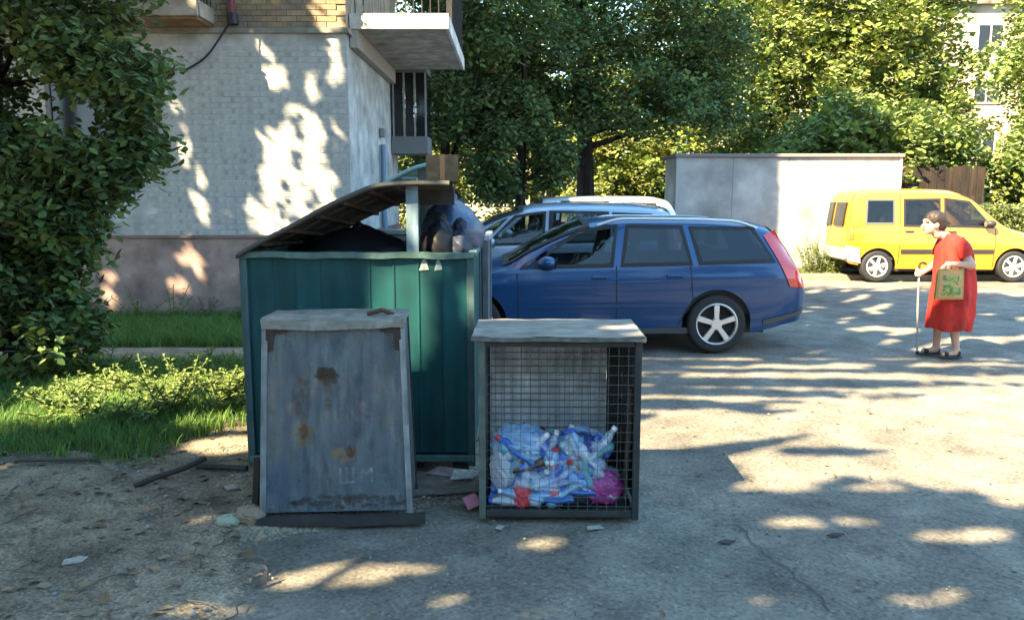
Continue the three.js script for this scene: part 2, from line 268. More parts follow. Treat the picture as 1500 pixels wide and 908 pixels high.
// ================= METAL GARAGE AND WHAT STANDS BEYOND THE ROAD =================
{
  const g = thing('metal_garage', 'pale grey flat roofed metal garage at the far side of the road', 'garage', [5.72, 0.1, -17.5]);
  const skin = std(C(0.4, 0.42, 0.44), 0.7, { map: rep(texGrime, 0.3) });
  const n = 4, w = 4.62 / n, mats = [0.4, 0.415, 0.39].map(v => std(C(v, v * 1.04, v * 1.09), 0.7, { map: rep(texGrime, 0.27 + v * 0.1) }));
  mesh('wall', [span(-2.3, 2.3, 0, 2.36, -0.66, 0.66)], skin, g);
  for (let i = 0; i < n; i++) mesh('panel', box(w - 0.005, 2.33, 0.02, -2.31 + w * (i + 0.5), 0.02, 0.675, 0.002), mats[i % 3], g);
  mesh('roof', span(-2.36, 2.36, 2.36, 2.43, -0.76, 0.74, 0.01), std(C(0.16, 0.15, 0.15), 0.9), g);
  mesh('corner_post', [span(-2.33, -2.27, 0, 2.355, 0.66, 0.7), span(2.27, 2.33, 0, 2.355, 0.66, 0.7)], std(C(0.3, 0.31, 0.33), 0.7), g);
  const f = thing('board_fence', 'brown board fence behind the yellow van', 'fence', [11.6, 0, -20.2]);
  const fm = [[0.1, 0.065, 0.045], [0.13, 0.085, 0.055], [0.085, 0.055, 0.04]].map(c => std(C(...c), 0.95, { map: rep(texBark, 0.6) }));
  const R = rng(8); for (let i = 0; i < 14; i++) mesh('board', box(0.19, 2.32 + R() * 0.1, 0.025, -2.55 + i * 0.2, 0.02, R() * 0.01, 0.004), fm[i % 3], f);
  mesh('rail', [box(2.8, 0.09, 0.05, -1.25, 0.5, -0.045), box(2.8, 0.09, 0.05, -1.25, 1.9, -0.045)], fm[0], f);
  for (const x of [-2.5, 0]) mesh('post', box(0.1, 2.4, 0.1, x, 0, -0.125), fm[2], f);
}
function windowWall(name, label, X0, X1, Zf, depth, H, col, nx, ny, sx) {
  const b = thing(name, label, 'building', [(X0 + X1) / 2, 0, Zf]);
  const W = X1 - X0; mesh('wall', span(-W / 2, W / 2, -0.1, H, -depth, 0), std(C(...col), 0.9, { map: rep(texGrime, 0.2) }), b);
  mesh('roof', span(-W / 2 - 0.3, W / 2 + 0.3, H, H + 0.3, -depth - 0.3, 0.3), MAT.concrete, b);
  const fr = std(C(0.7, 0.7, 0.68), 0.7);
  const fg = mergeGeometries([box(1.5, 0.08, 0.08, 0, 0, 0), box(1.5, 0.08, 0.08, 0, 1.42, 0), box(0.08, 1.34, 0.08, -0.71, 0.08, 0), box(0.08, 1.34, 0.08, 0.71, 0.08, 0), box(0.07, 1.34, 0.07, 0, 0.08, 0)]), pg = box(1.36, 1.36, 0.02, 0, 0.07, 0);
  for (let j = 0; j < ny; j++) for (let i = 0; i < nx; i++) { const w = mesh('window', fg, fr, b, [-W / 2 + W * (i + 0.5) / nx, 1.1 + j * 2.8, 0.03]); mesh('pane', pg, MAT.darkGlass, w); }
}
windowWall('far_apartment_block', 'cream apartment block far behind the sunlit trees', 12, 44, -46, 10, 12, [0.62, 0.52, 0.42], 10, 4);
windowWall('far_apartment_block', 'low cream house far behind the dark tree', -9, 3, -44, 9, 5.4, [0.66, 0.58, 0.42], 5, 2);

// ================= LEAVES =================
function leafGeo(L, W, bend) { // six-sided leaf, folded a little along its midrib
  const p = [[0, 0, 0], [W * 0.5, bend * 0.5, L * 0.35], [W * 0.36, bend, L * 0.7], [0, bend * 0.4, L], [-W * 0.36, bend, L * 0.7], [-W * 0.5, bend * 0.5, L * 0.35], [0, 0, L * 0.5]];
  const idx = [0, 1, 6, 1, 2, 6, 2, 3, 6, 3, 4, 6, 4, 5, 6, 5, 0, 6], g = new THREE.BufferGeometry();
  const pos = []; for (const i of idx) pos.push(...p[i]); g.setAttribute('position', new THREE.Float32BufferAttribute(pos, 3)); g.computeVertexNormals(); return g;
}
function clumpGeo(n, L, W, rad, seed) {
  const R = rng(seed), gs = [], q = new THREE.Quaternion(), e = new THREE.Euler();
  for (let i = 0; i < n; i++) {
    const g = leafGeo(L * (0.7 + 0.5 * R()), W * (0.7 + 0.5 * R()), L * 0.12 * R());
    const a = R() * 6.283, el = (R() - 0.62) * 1.5; g.rotateZ((R() - 0.5) * 1.4); g.applyQuaternion(q.setFromEuler(e.set(-el, a, 0, 'YXZ')));
    const r = rad * Math.cbrt(R()), t = R() * 6.283, c = R() * 2 - 1, s = Math.sqrt(1 - c * c); g.translate(r * s * Math.cos(t), r * c * 0.7, r * s * Math.sin(t)); gs.push(g);
  }
  return mergeGeometries(gs);
}
const _m = new THREE.Matrix4(), _q = new THREE.Quaternion(), _e = new THREE.Euler(), _p = new THREE.Vector3(), _s = new THREE.Vector3(), _c = new THREE.Color();
function scatter(name, geo, mat, list, parent, tint = 0.3, seed = 1, stuff = true) { // list of [x,y,z,scale, (euler)]
  const R = rng(seed), im = new THREE.InstancedMesh(geo, mat, list.length);
  list.forEach((p, i) => {
    _e.set((R() - 0.5) * 0.9, R() * 6.283, (R() - 0.5) * 0.9); if (p[4]) _e.set(...p[4]);
    _m.compose(_p.set(p[0], p[1], p[2]), _q.setFromEuler(_e), _s.setScalar(p[3])); im.setMatrixAt(i, _m);
    const v = 1 + (R() - 0.5) * 2 * tint, w = (R() - 0.5) * tint; im.setColorAt(i, _c.setRGB(v * (1 + w), v, v * (1 - w)));
  });
  im.name = parent === scene ? numbered(name) : name; im.castShadow = im.receiveShadow = true; if (stuff) im.userData.kind = 'stuff'; parent.add(im); return im;
}
function trunkGeo(pts, r0, r1, seed = 1) { // tapered, slightly knobbly
  const cv = new THREE.CatmullRomCurve3(pts.map(p => V(...p))), N = 14, fr = cv.computeFrenetFrames(N, false);
  return grid(9, N, (u, v) => { const P = cv.getPoint(v), k = Math.round(v * N), a = u * 6.28318, r = lerp(r0, r1, Math.pow(v, 0.8)) * (1 + 0.12 * noise(Math.cos(a) * 2, v * 7, seed) + 0.35 * Math.pow(1 - v, 10) * (r0 > 0.1 ? 1 : 0)); const n = fr.normals[k], b = fr.binormals[k]; return [P.x + r * (Math.cos(a) * n.x + Math.sin(a) * b.x), P.y + r * (Math.cos(a) * n.y + Math.sin(a) * b.y), P.z + r * (Math.cos(a) * n.z + Math.sin(a) * b.z), u * r0 * 6, v * 3]; });
}
// A tree: lobes are [x, y, z, rx, ry, rz, clumps] in its own axes
function tree(o) {
  const t = thing(o.name, o.label, o.category || 'tree', [o.x, 0, o.z], 0, o.group), R = rng(o.seed);
  const top = o.top, r0 = o.r0;
  if (r0) {
    mesh('trunk', trunkGeo([[0, -0.1, 0], [o.lean * 0.3, top[1] * 0.35, 0.05], [o.lean * 0.8, top[1] * 0.7, -0.05], top], r0, r0 * 0.3, o.seed), MAT.bark, t);
    for (const l of o.lobes) { const k = 0.3 + 0.45 * R(), sx = top[0] * k, sy = Math.min(top[1] * k, l[1] - 0.1), sz = top[2] * k; mesh('limb', trunkGeo([[sx, Math.max(0.3, sy), sz], [lerp(sx, l[0], 0.5), lerp(sy, l[1], 0.35), lerp(sz, l[2], 0.5)], [l[0], l[1], l[2]]], r0 * 0.32, r0 * 0.06, o.seed + 3), MAT.bark, t); }
  }
  const list = [];
  for (const [cx, cy, cz, rx, ry, rz, n] of o.lobes) for (let i = 0; i < n; i++) {
    const a = R() * 6.283, c = R() * 2 - 1, s = Math.sqrt(1 - c * c), r = Math.pow(R(), o.shell || 0.45);
    const k = r * (1 + 0.3 * noise(s * Math.cos(a) * 2 + cx, c * 2 + cy, s * Math.sin(a) * 2 + cz));
    const x = cx + rx * k * s * Math.cos(a), y = cy + ry * k * c, z = cz + rz * k * s * Math.sin(a);
    if (y < (o.floor ?? 0.05)) continue;
    if (o.gap && noise(x * o.gap + 7, y * o.gap, z * o.gap) > (o.gapAt ?? 0.22)) continue;
    if (o.cull && o.cull(o.x + x, y, o.z + z)) continue;
    list.push([x, y, z, 0.75 + 0.5 * R()]);
  }
  scatter('crown', o.geo, o.mat, list, t, o.tint ?? 0.35, o.seed + 9);
  return t;
}

// ================= TREES =================
const clumpMaple = clumpGeo(14, 0.088, 0.062, 0.19, 41), clumpLinden = clumpGeo(12, 0.105, 0.085, 0.25, 42), clumpBright = clumpGeo(12, 0.16, 0.12, 0.32, 43);
const leafShade = leafMat(0.09, 0.14, 0.036, 0.28), leafShadeDeep = leafMat(0.085, 0.135, 0.036, 0.22), leafSunlit = leafMat(0.16, 0.205, 0.034, 0.4), leafSunlit2 = leafMat(0.14, 0.195, 0.036, 0.4), leafYellow = leafMat(0.17, 0.205, 0.034, 0.4);  // shade and sun put into the leaf colours: shaded trees darker, sunlit ones brighter

// left foreground tree, branches down to the ground
tree({
  name: 'leafy_tree', label: 'dark leafy tree with branches to the ground at the left edge', x: -4.62, z: -7.4, seed: 5, r0: 0.12, lean: -0.1, top: [-0.1, 4.2, 0], geo: clumpMaple, mat: leafShade, shell: 0.5, gap: 1.4, gapAt: 0.1, tint: 0.45,
  lobes: [[0.55, 3.5, 0.3, 0.95, 0.8, 0.9, 630], [0.95, 2.75, 0.3, 0.62, 0.45, 0.7, 390], [-0.5, 3.1, 0.4, 1.1, 0.9, 0.9, 690], [1.0, 2.05, 0.3, 0.6, 0.42, 0.6, 360], [0.2, 2.2, 0.5, 0.8, 0.7, 0.8, 540], [-0.6, 1.8, 0.5, 0.8, 0.8, 0.8, 540], [0.55, 1.5, 0.3, 0.55, 0.42, 0.6, 315], [0, 1.05, 0.4, 0.75, 0.6, 0.75, 495], [-0.7, 0.9, 0.5, 0.8, 0.7, 0.7, 480], [0.35, 0.5, 0.35, 0.62, 0.42, 0.6, 390], [-0.4, 0.35, 0.6, 0.8, 0.4, 0.6, 450], [-0.9, 4.4, 0, 1.3, 0.9, 1.1, 570], [0.3, 4.6, 0, 1.2, 0.7, 1.0, 510], [1.42, 2.42, 0.5, 0.27, 0.16, 0.25, 30]],
});
// the dark trees in the shade of the house
tree({
  name: 'dark_tree', label: 'large dark tree with thick trunk behind the blue car', x: 1.73, z: -18.75, seed: 21, r0: 0.27, lean: -0.15, top: [-0.2, 6.4, 0], geo: clumpLinden, mat: leafShadeDeep, gap: 0.95, gapAt: 0.08, tint: 0.4,
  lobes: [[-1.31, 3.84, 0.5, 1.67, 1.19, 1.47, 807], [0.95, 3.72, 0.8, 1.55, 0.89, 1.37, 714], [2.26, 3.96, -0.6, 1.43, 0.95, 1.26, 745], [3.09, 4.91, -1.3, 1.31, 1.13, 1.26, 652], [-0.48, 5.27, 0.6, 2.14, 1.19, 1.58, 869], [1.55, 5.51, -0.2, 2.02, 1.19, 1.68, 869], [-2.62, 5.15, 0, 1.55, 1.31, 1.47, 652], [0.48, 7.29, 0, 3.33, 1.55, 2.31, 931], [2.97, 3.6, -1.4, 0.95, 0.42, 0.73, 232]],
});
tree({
  name: 'dark_tree', label: 'low dark tree with slender trunk just left of the thickest trunk', x: 0.15, z: -16.8, seed: 22, r0: 0.15, lean: 0.1, top: [0.1, 4.8, 0], geo: clumpLinden, mat: leafShadeDeep, gap: 1.0, gapAt: 0.09, tint: 0.4,
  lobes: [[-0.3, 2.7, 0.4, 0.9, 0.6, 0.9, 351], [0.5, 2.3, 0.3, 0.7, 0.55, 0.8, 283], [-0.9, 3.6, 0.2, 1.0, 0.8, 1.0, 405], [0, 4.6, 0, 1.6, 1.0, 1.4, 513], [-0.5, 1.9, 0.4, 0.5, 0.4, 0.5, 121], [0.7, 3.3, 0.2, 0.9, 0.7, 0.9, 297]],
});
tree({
  name: 'dark_tree', label: 'dark tree beside the glazed balcony at the house corner', x: -1.35, z: -16.2, seed: 23, r0: 0.16, lean: 0.05, top: [0.1, 5, 0], geo: clumpLinden, mat: leafShadeDeep, gap: 1.0, gapAt: 0.09, tint: 0.4,
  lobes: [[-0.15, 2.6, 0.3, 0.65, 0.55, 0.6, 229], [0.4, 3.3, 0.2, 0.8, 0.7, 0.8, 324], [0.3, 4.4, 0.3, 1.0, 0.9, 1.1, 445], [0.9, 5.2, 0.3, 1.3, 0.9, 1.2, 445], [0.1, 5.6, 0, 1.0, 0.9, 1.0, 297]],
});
// sunlit trees beyond the road
{
  const G = 'sunlit trees beyond the road';
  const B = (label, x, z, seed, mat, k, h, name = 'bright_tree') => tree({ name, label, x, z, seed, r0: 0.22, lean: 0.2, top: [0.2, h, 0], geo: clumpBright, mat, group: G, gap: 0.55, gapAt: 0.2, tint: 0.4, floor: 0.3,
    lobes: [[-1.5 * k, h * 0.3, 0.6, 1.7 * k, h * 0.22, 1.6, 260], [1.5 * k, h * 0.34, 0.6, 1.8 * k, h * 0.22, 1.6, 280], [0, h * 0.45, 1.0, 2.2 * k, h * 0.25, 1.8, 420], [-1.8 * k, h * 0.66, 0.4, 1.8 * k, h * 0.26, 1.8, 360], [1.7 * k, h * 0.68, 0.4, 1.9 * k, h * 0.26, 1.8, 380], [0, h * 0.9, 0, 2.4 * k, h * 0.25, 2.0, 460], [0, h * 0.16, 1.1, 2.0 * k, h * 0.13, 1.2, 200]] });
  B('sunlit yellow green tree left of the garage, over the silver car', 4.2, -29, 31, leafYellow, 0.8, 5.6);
  B('tall sunlit tree right above the left half of the garage', 8.0, -25.5, 32, leafSunlit, 1.15, 9.2);
  B('tall sunlit tree above the right half of the garage', 10.6, -27, 33, leafSunlit2, 1.1, 9.5);
  B('sunlit tree rising behind the yellow van', 11.9, -25.5, 34, leafSunlit, 0.78, 8.4);
  B('sunlit tree at the right edge behind the hedge', 18.9, -26.5, 35, leafSunlit2, 0.95, 9.0);
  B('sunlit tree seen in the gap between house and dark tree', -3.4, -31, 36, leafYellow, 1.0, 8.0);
  B('sunlit tree seen through the crown of the dark tree', 0.9, -33, 37, leafSunlit2, 1.1, 9.5);
  B('sunlit tree behind the garage, farthest back', 7.2, -35, 38, leafSunlit, 1.3, 11.5);
  B('tall pale tree far back at the right', 26.5, -35, 39, leafSunlit, 1.4, 12);
  B('slender sunlit tree at the right edge before the cream block', 21.2, -33, 45, leafSunlit2, 0.55, 10);
  B('low dense bush beside the board fence', 14.6, -21.4, 40, leafSunlit2, 0.62, 3.1, 'dense_bush');
  B('broad bush behind the garage roof, by the fence', 9.6, -22.2, 44, leafSunlit2, 0.8, 3.9, 'dense_bush');
  // clipped hedge in front of the fence
  const h = thing('clipped_hedge', 'clipped light green hedge at the right behind the yellow van', 'hedge', [14.2, 0, -18.9]);
  const R = rng(50), list = []; for (let i = 0; i < 2600; i++) { const f = R(); const x = (R() - 0.5) * 6.6, y = f < 0.25 ? 1.4 : 0.1 + R() * 1.3, z = f < 0.25 ? (R() - 0.5) * 0.9 : 0.45; list.push([x, y + (R() - 0.5) * 0.06, z + (R() - 0.5) * 0.08, 0.5 + 0.3 * R()]); }
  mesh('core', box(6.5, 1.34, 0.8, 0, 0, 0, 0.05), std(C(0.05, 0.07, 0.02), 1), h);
  scatter('foliage', clumpGeo(9, 0.12, 0.08, 0.14, 51), leafMat(0.16, 0.2, 0.06, 0.3), list, h, 0.25, 52);
  for (let i = 0; i < 8; i++) mesh('stem', rod([-3 + i * 0.85, 0, 0.1], [-2.95 + i * 0.85, 1.2, 0.12], 0.03, 5), MAT.bark, h);
}
// trees outside the frame, behind the camera and to its left: their crowns shade the yard and let the sun through in patches
const onGround = (x, y, z) => { const k = y / TO_SUN.y; return [x - TO_SUN.x * k, -(z - TO_SUN.z * k)]; };
const nearEdge = pw([[0.5, 4.8], [0.9, 4.66], [1.2, 4.46], [1.45, 4.48], [1.8, 4.64], [2.3, 4.66], [2.6, 4.45], [3.2, 4.4], [4, 4.5], [6, 4.4]]);
const farEdge = pw([[0.6, 6.1], [1.1, 6.35], [2, 6.2], [3.1, 6.45], [4, 6.9], [4.7, 7.1], [7, 7.6]]);
const spots = [[-0.77, 3.44, 0.2, 0.09], [-0.52, 3.5, 0.17, 0.02], [-0.98, 3.38, 0.1, 0.05], [0.13, 3.76, 0.07, 0.045], [1.47, 4.01, 0.16, 0.045], [1.8, 4.02, 0.1, 0.02], [2.23, 3.84, 0.2, 0.045], [2.45, 3.9, 0.1, 0.03], [1.1, 3.2, 0.09, 0.01], [1.73, 3.19, 0.14, 0.02], [1.9, 3.25, 0.06, 0.02], [1.56, 4.5, 0.2, 0.02], [2.12, 4.52, 0.16, 0.015], [2.85, 4.3, 0.14, 0.04], [2.6, 3.3, 0.1, 0.04], [-1.25, 3.1, 0.14, 0.01], [0.1, 3.1, 0.06, 0], [-0.3, 3.2, 0.06, 0], [-1.92, 5.28, 0.26, 0.17], [-1.6, 4.0, 0.05, 0.0]];
const inE = (x, y, l) => l.some(e => ((x - e[0]) / (e[2] + 0.045)) ** 2 + ((y - e[1]) / (e[3] + 0.045)) ** 2 < 1);
function litGround(X, Z) {
  if (Z > 15.2 && X > 2) return true;
  const w = 0.12 * noise(X * 2.3, Z * 2.3, 11) + 0.06 * noise(X * 6, Z * 6, 13);
  if (X > 0.45 && Z > nearEdge(X) + w && Z < farEdge(X) + w) {
    const t = clamp(((X - 1.12) * 1.03 + (Z - 5.08) * 0.5) / 1.31), dx = X - (1.12 + 1.03 * t), dz = Z - (5.08 + 0.5 * t);
    if (Math.abs(dz - dx * 0.3) < 0.11 * (1.1 - t) && t > 0 && t < 1) return false;
    if (((X - 2.15) / 0.35) ** 2 + ((Z - 5.2) / 0.07) ** 2 < 1) return false;
    return true;
  }
  const a = X * 0.79 + Z * 0.61, c = -X * 0.61 + Z * 0.79;
  const n = noise(a * 0.75, c * 2.0, 21) + 0.5 * noise(a * 1.9, c * 4.3, 22);
  if (X > 0.6 && Z >= farEdge(X) + w && Z < 8.35) return noise(a * 0.7 + c * 0.3, Z * 3.4, 31) + 0.55 * noise(X * 1.7, Z * 6.5, 32) > 0.02;
  if (X > 3.2 && Z >= 8.35) return n > 0.3;
  if (X < -1.85 && X > -3.75 && Z > 5.6 && Z < 7.0) return n > -0.5;
  return inE(X + w * 0.3, Z, spots);
}
const facadeSpots = [[-2.95, 1.85, 0.44, 0.7], [-2.8, 2.44, 0.3, 0.36], [-3.17, 1.42, 0.34, 0.36], [-2.5, 1.75, 0.14, 0.45], [-3.12, 3.22, 0.17, 0.19], [-3.3, 3.6, 0.1, 0.07], [-2.3, 3.4, 0.09, 0.32], [-2.58, 3.1, 0.06, 0.25], [-2.32, 2.55, 0.05, 0.2], [-3.3, 2.5, 0.05, 0.05], [-4.32, 2.3, 0.08, 0.3], [-4.15, 1.7, 0.08, 0.4], [-4.38, 2.8, 0.05, 0.06], [-4.3, 0.85, 0.08, 0.3], [-4.1, 0.6, 0.05, 0.2], [-4.45, 0.4, 0.09, 0.15], [-5.37, 0.42, 0.1, 0.25], [-5.1, 0.75, 0.09, 0.09], [-3.75, 1.5, 0.02, 0.18], [-2.35, 4.2, 0.2, 0.5]];
const binSpots = [[-0.72, 1.14, 0.13, 0.2], [-0.6, 0.95, 0.1, 0.28], [-0.78, 1.02, 0.1, 0.14], [-0.66, 1.27, 0.12, 0.07], [-0.52, 1.29, 0.035, 0.05], [-0.43, 1.29, 0.03, 0.05], [-0.28, 1.05, 0.03, 0.12]];
function letsSunThrough(x, y, z) { // would a leaf here keep the sun off a patch that the photograph shows sunlit?
  const hit = (D) => { const k = (z + D) / TO_SUN.z; return [x - TO_SUN.x * k, y - TO_SUN.y * k]; };
  let [X, h] = hit(10.8);
  if (X < -0.8 && X > -9 && h > 0 && h < 5) { if (X > -2.1 && h > 3.75) return true; if (X < -2.05) { const w = 0.13 * noise(X * 4, h * 4, 5), q = noise(X * 5.5, h * 5.5, 9) + 0.6 * noise(X * 12, h * 12, 4); return q > -0.46 && inE(X + w, h - w, facadeSpots); } }
  [X, h] = hit(4.72);
  if (X > -1.6 && X < -0.22 && h > 0.1 && h < 1.37) { const w = 0.03 * noise(X * 9, h * 9, 3); return inE(X + w, h, binSpots) || (Math.hypot((X + 0.68 + w) / 0.23, (h - 1.04) / 0.34) < 1); }
  [X, h] = hit(4.95); if (X > -0.7 && X < -0.15 && h > 1.38 && h < 1.75) return false;
  [X, h] = hit(15.1); if (X > 3.15 && h > 0 && h < 7) return true;
  for (const D of [4.05, 4.25, 4.55]) { [X, h] = hit(D); if (X > -0.2 && X < 0.72 && h > 0.03 && h < 0.96) return false; }
  [X, h] = hit(4.0); if (X > -1.35 && X < -0.45 && h > 0.03 && h < 1.0) return false;
  [X, h] = hit(8.6); if (X > -1.5 && X < 3.2 && h > 0.05 && h < 1.6) return false;
  if (X > 4.2 && X < 4.95 && h > 0.2 && h < 1.55) return true;
  const p = onGround(x, y, z); return litGround(p[0], p[1]);
}
{
  const lg = leafGeo(0.115, 0.09, 0.01); lg.translate(0, 0, -0.057);
  const S = (label, x, z, seed, r0, h, lobes) => tree({ name: 'shade_tree', label, x, z, seed, r0, lean: 0.3, top: [0.3, h, 0], geo: lg, mat: std(C(0.1, 0.155, 0.036), 0.85), group: 'shade trees outside the frame', tint: 0.3, shell: 0.4, cull: letsSunThrough, lobes });
  S('broad shade tree behind the camera', -6.6, 3.4, 61, 0.24, 8.2, [[1.0, 7.4, -1.3, 4.9, 2.0, 3.1, 44200], [1.8, 7.4, -4.3, 2.2, 1.3, 1.5, 14000], [3.8, 6.2, -1.6, 2.6, 1.3, 1.9, 15300], [-1.5, 8.2, -1.8, 2.8, 1.6, 2.4, 13600]]);
  S('tall shade tree left of the camera with a wide crown', -5.5, -3.2, 62, 0.3, 10, [[2.4, 9.4, -1.2, 5.4, 2.1, 3.5, 61200], [5.4, 8.8, -3.2, 3.0, 1.6, 2.2, 20400], [0, 9.2, 1.0, 3.0, 1.8, 2.0, 15300]]);
  S('shade tree to the left, level with the house front', -9.7, -6.8, 63, 0.22, 8.6, [[0.6, 8.2, 0, 3.4, 2.6, 2.6, 44200]]);
  S('shade tree to the left between the other two', -10.2, -2.9, 64, 0.22, 8.2, [[0.8, 8.0, -0.4, 2.9, 2.3, 2.4, 30600]]);
}

{ // the row of trees that closes the yard behind the camera
  const geo = clumpGeo(9, 0.3, 0.22, 0.45, 47), m = std(C(0.1, 0.155, 0.036), 0.9);
  [[-13, 'behind the camera, far left'], [-7.5, 'behind the camera, left of centre'], [-2, 'straight behind the camera'], [3.5, 'behind the camera, right of centre'], [9, 'behind the camera, right'], [14.5, 'behind the camera, far right']].forEach(([x, w], i) => tree({ name: 'yard_tree', label: `dense dark tree in the row ${w}`, group: 'tree row behind the camera', x, z: 15 + (i % 2), seed: 160 + i, r0: 0.2, lean: 0.1, top: [0.1, 6, 0], geo, mat: m, shell: 0.6, tint: 0.35,
    lobes: [[0, 1.6, 0, 3.2, 1.6, 1.6, 420], [-1, 4.2, 0, 2.8, 2.2, 2.0, 460], [1.3, 4.6, 0, 2.8, 2.2, 2.0, 460], [0, 6.6, 0, 2.6, 1.9, 2.0, 380]] }));
}

// ================= GRASS AND WEEDS =================
function bladeTuft(n, h, w, spread, seed) {
  const R = rng(seed), gs = [];
  for (let i = 0; i < n; i++) { const a = R() * 6.283, hh = h * (0.5 + 0.7 * R()), b = hh * (0.2 + 0.5 * R()); const g = grid(1, 3, (u, v) => [(u - 0.5) * w * (1 - v * 0.9), hh * v * (1 - 0.15 * v), b * v * v]); g.deleteAttribute('uv'); const gg = g.toNonIndexed(); gg.rotateY(a); gg.translate((R() - 0.5) * spread, 0, (R() - 0.5) * spread); gs.push(gg); }
  return mergeGeometries(gs);
}
{
  const R = rng(71), l1 = [], l2 = [], l3 = [];
  for (let i = 0; i < 14000; i++) { const X = lerp(-7, -1.5, R()), Z = lerp(4.6, 8, R()); const k = lawnIn(X, Z); if (k < 0.0 + 0.25 * R() - 0.05) continue; l1.push([X, 0.015 + 0.02 * smooth(0, 0.3, k), -Z, 0.6 + 0.7 * R() + 0.3 * noise(X, Z), [0, R() * 6.28, 0]]); }
  for (let i = 0; i < 7000; i++) { const X = lerp(-8, -2.3, R()), Z = lerp(8.65, 10.75, R()); l2.push([X, 0.04, -Z, 0.8 + 0.8 * R(), [0, R() * 6.28, 0]]); }
  for (let i = 0; i < 1500; i++) { const X = lerp(3.3, 9.9, R()), Z = lerp(16.4, 16.8, R()); if (noise(X * 0.8, 3) < 0.05) continue; l3.push([X, 0.09, -Z, 0.6 + 0.8 * R(), [0, R() * 6.28, 0]]); }
  const t1 = bladeTuft(7, 0.13, 0.008, 0.09, 72);
  const G = (l, label, m) => { const o = scatter('grass', t1, m, l, scene, 0.35, 75); Object.assign(o.userData, { label, category: 'grass' }); };
  G(l1, 'green grass in front of the footpath beside the bins', leafMat(0.1, 0.2, 0.035, 0.35));
  G(l2, 'grass strip between footpath and pink plinth', leafMat(0.1, 0.2, 0.035, 0.35));
  G(l3, 'thin grass along the foot of the garage', leafMat(0.14, 0.17, 0.05, 0.3));
}
const weedMats = [leafMat(0.14, 0.2, 0.035, 0.35), leafMat(0.11, 0.17, 0.03, 0.35), leafMat(0.17, 0.21, 0.05, 0.35)];
function weed(x, z, h, seed, label, group, mi = 0, y = 0.02) {
  const t = thing('weed', label, 'weed', [x, y, z], 0, group), R = rng(seed), ls = [];
  const n = 3 + Math.floor(R() * 3);
  for (let s = 0; s < n; s++) {
    const a = R() * 6.28, d = 0.06 + 0.12 * R(), hh = h * (0.65 + 0.45 * R()), tip = [Math.cos(a) * d * 2, hh, Math.sin(a) * d * 2];
    mesh('stem', tube([[Math.cos(a) * d * 0.3, 0, Math.sin(a) * d * 0.3], [Math.cos(a) * d, hh * 0.5, Math.sin(a) * d], tip], 0.005, 6, 5), weedMats[1], t);
    for (let i = 0; i < 18; i++) { const v = 0.12 + 0.88 * i / 17, g = leafGeo(0.08 * (1.25 - v * 0.7) * (0.8 + 0.4 * R()), 0.038 * (1.25 - v * 0.6), 0.01); g.rotateX(-0.35 + R() * 0.7); g.rotateY(i * 2.4 + R()); g.translate(tip[0] * v * v * 0.6 + tip[0] * 0.4 * v, hh * v, tip[2] * v); ls.push(g); }
  }
  mesh('leaves', mergeGeometries(ls), weedMats[mi], t);
}
{
  const R = rng(81); let k = 0;
  for (let i = 0; i < 52; i++) { const X = lerp(-3.75, -1.85, R()), Z = lerp(5.7, 7.1, R()); if (lawnIn(X, Z) < 0.05) continue; weed(X, -Z, 0.12 + 0.2 * R() + 0.05 * (X + 3) , 800 + i, 'leafy weed in the green patch left of the green container', 'weeds left of the container', i % 3, 0.04); k++; }
  for (let i = 0; i < 9; i++) weed(6.0 + i * 0.085 + R() * 0.1, -16.55 + R() * 0.12, 0.5 + 0.35 * R(), 900 + i, 'sunlit weed at the garage wall by the yellow van', 'weeds at the garage', 2, 0.1);
  for (let i = 0; i < 6; i++) weed(-4.9 + i * 0.42, -10.55 + R() * 0.1, 0.25 + 0.2 * R(), 950 + i, 'weed growing against the pink plinth', 'weeds at the plinth', 1, 0.045);
}

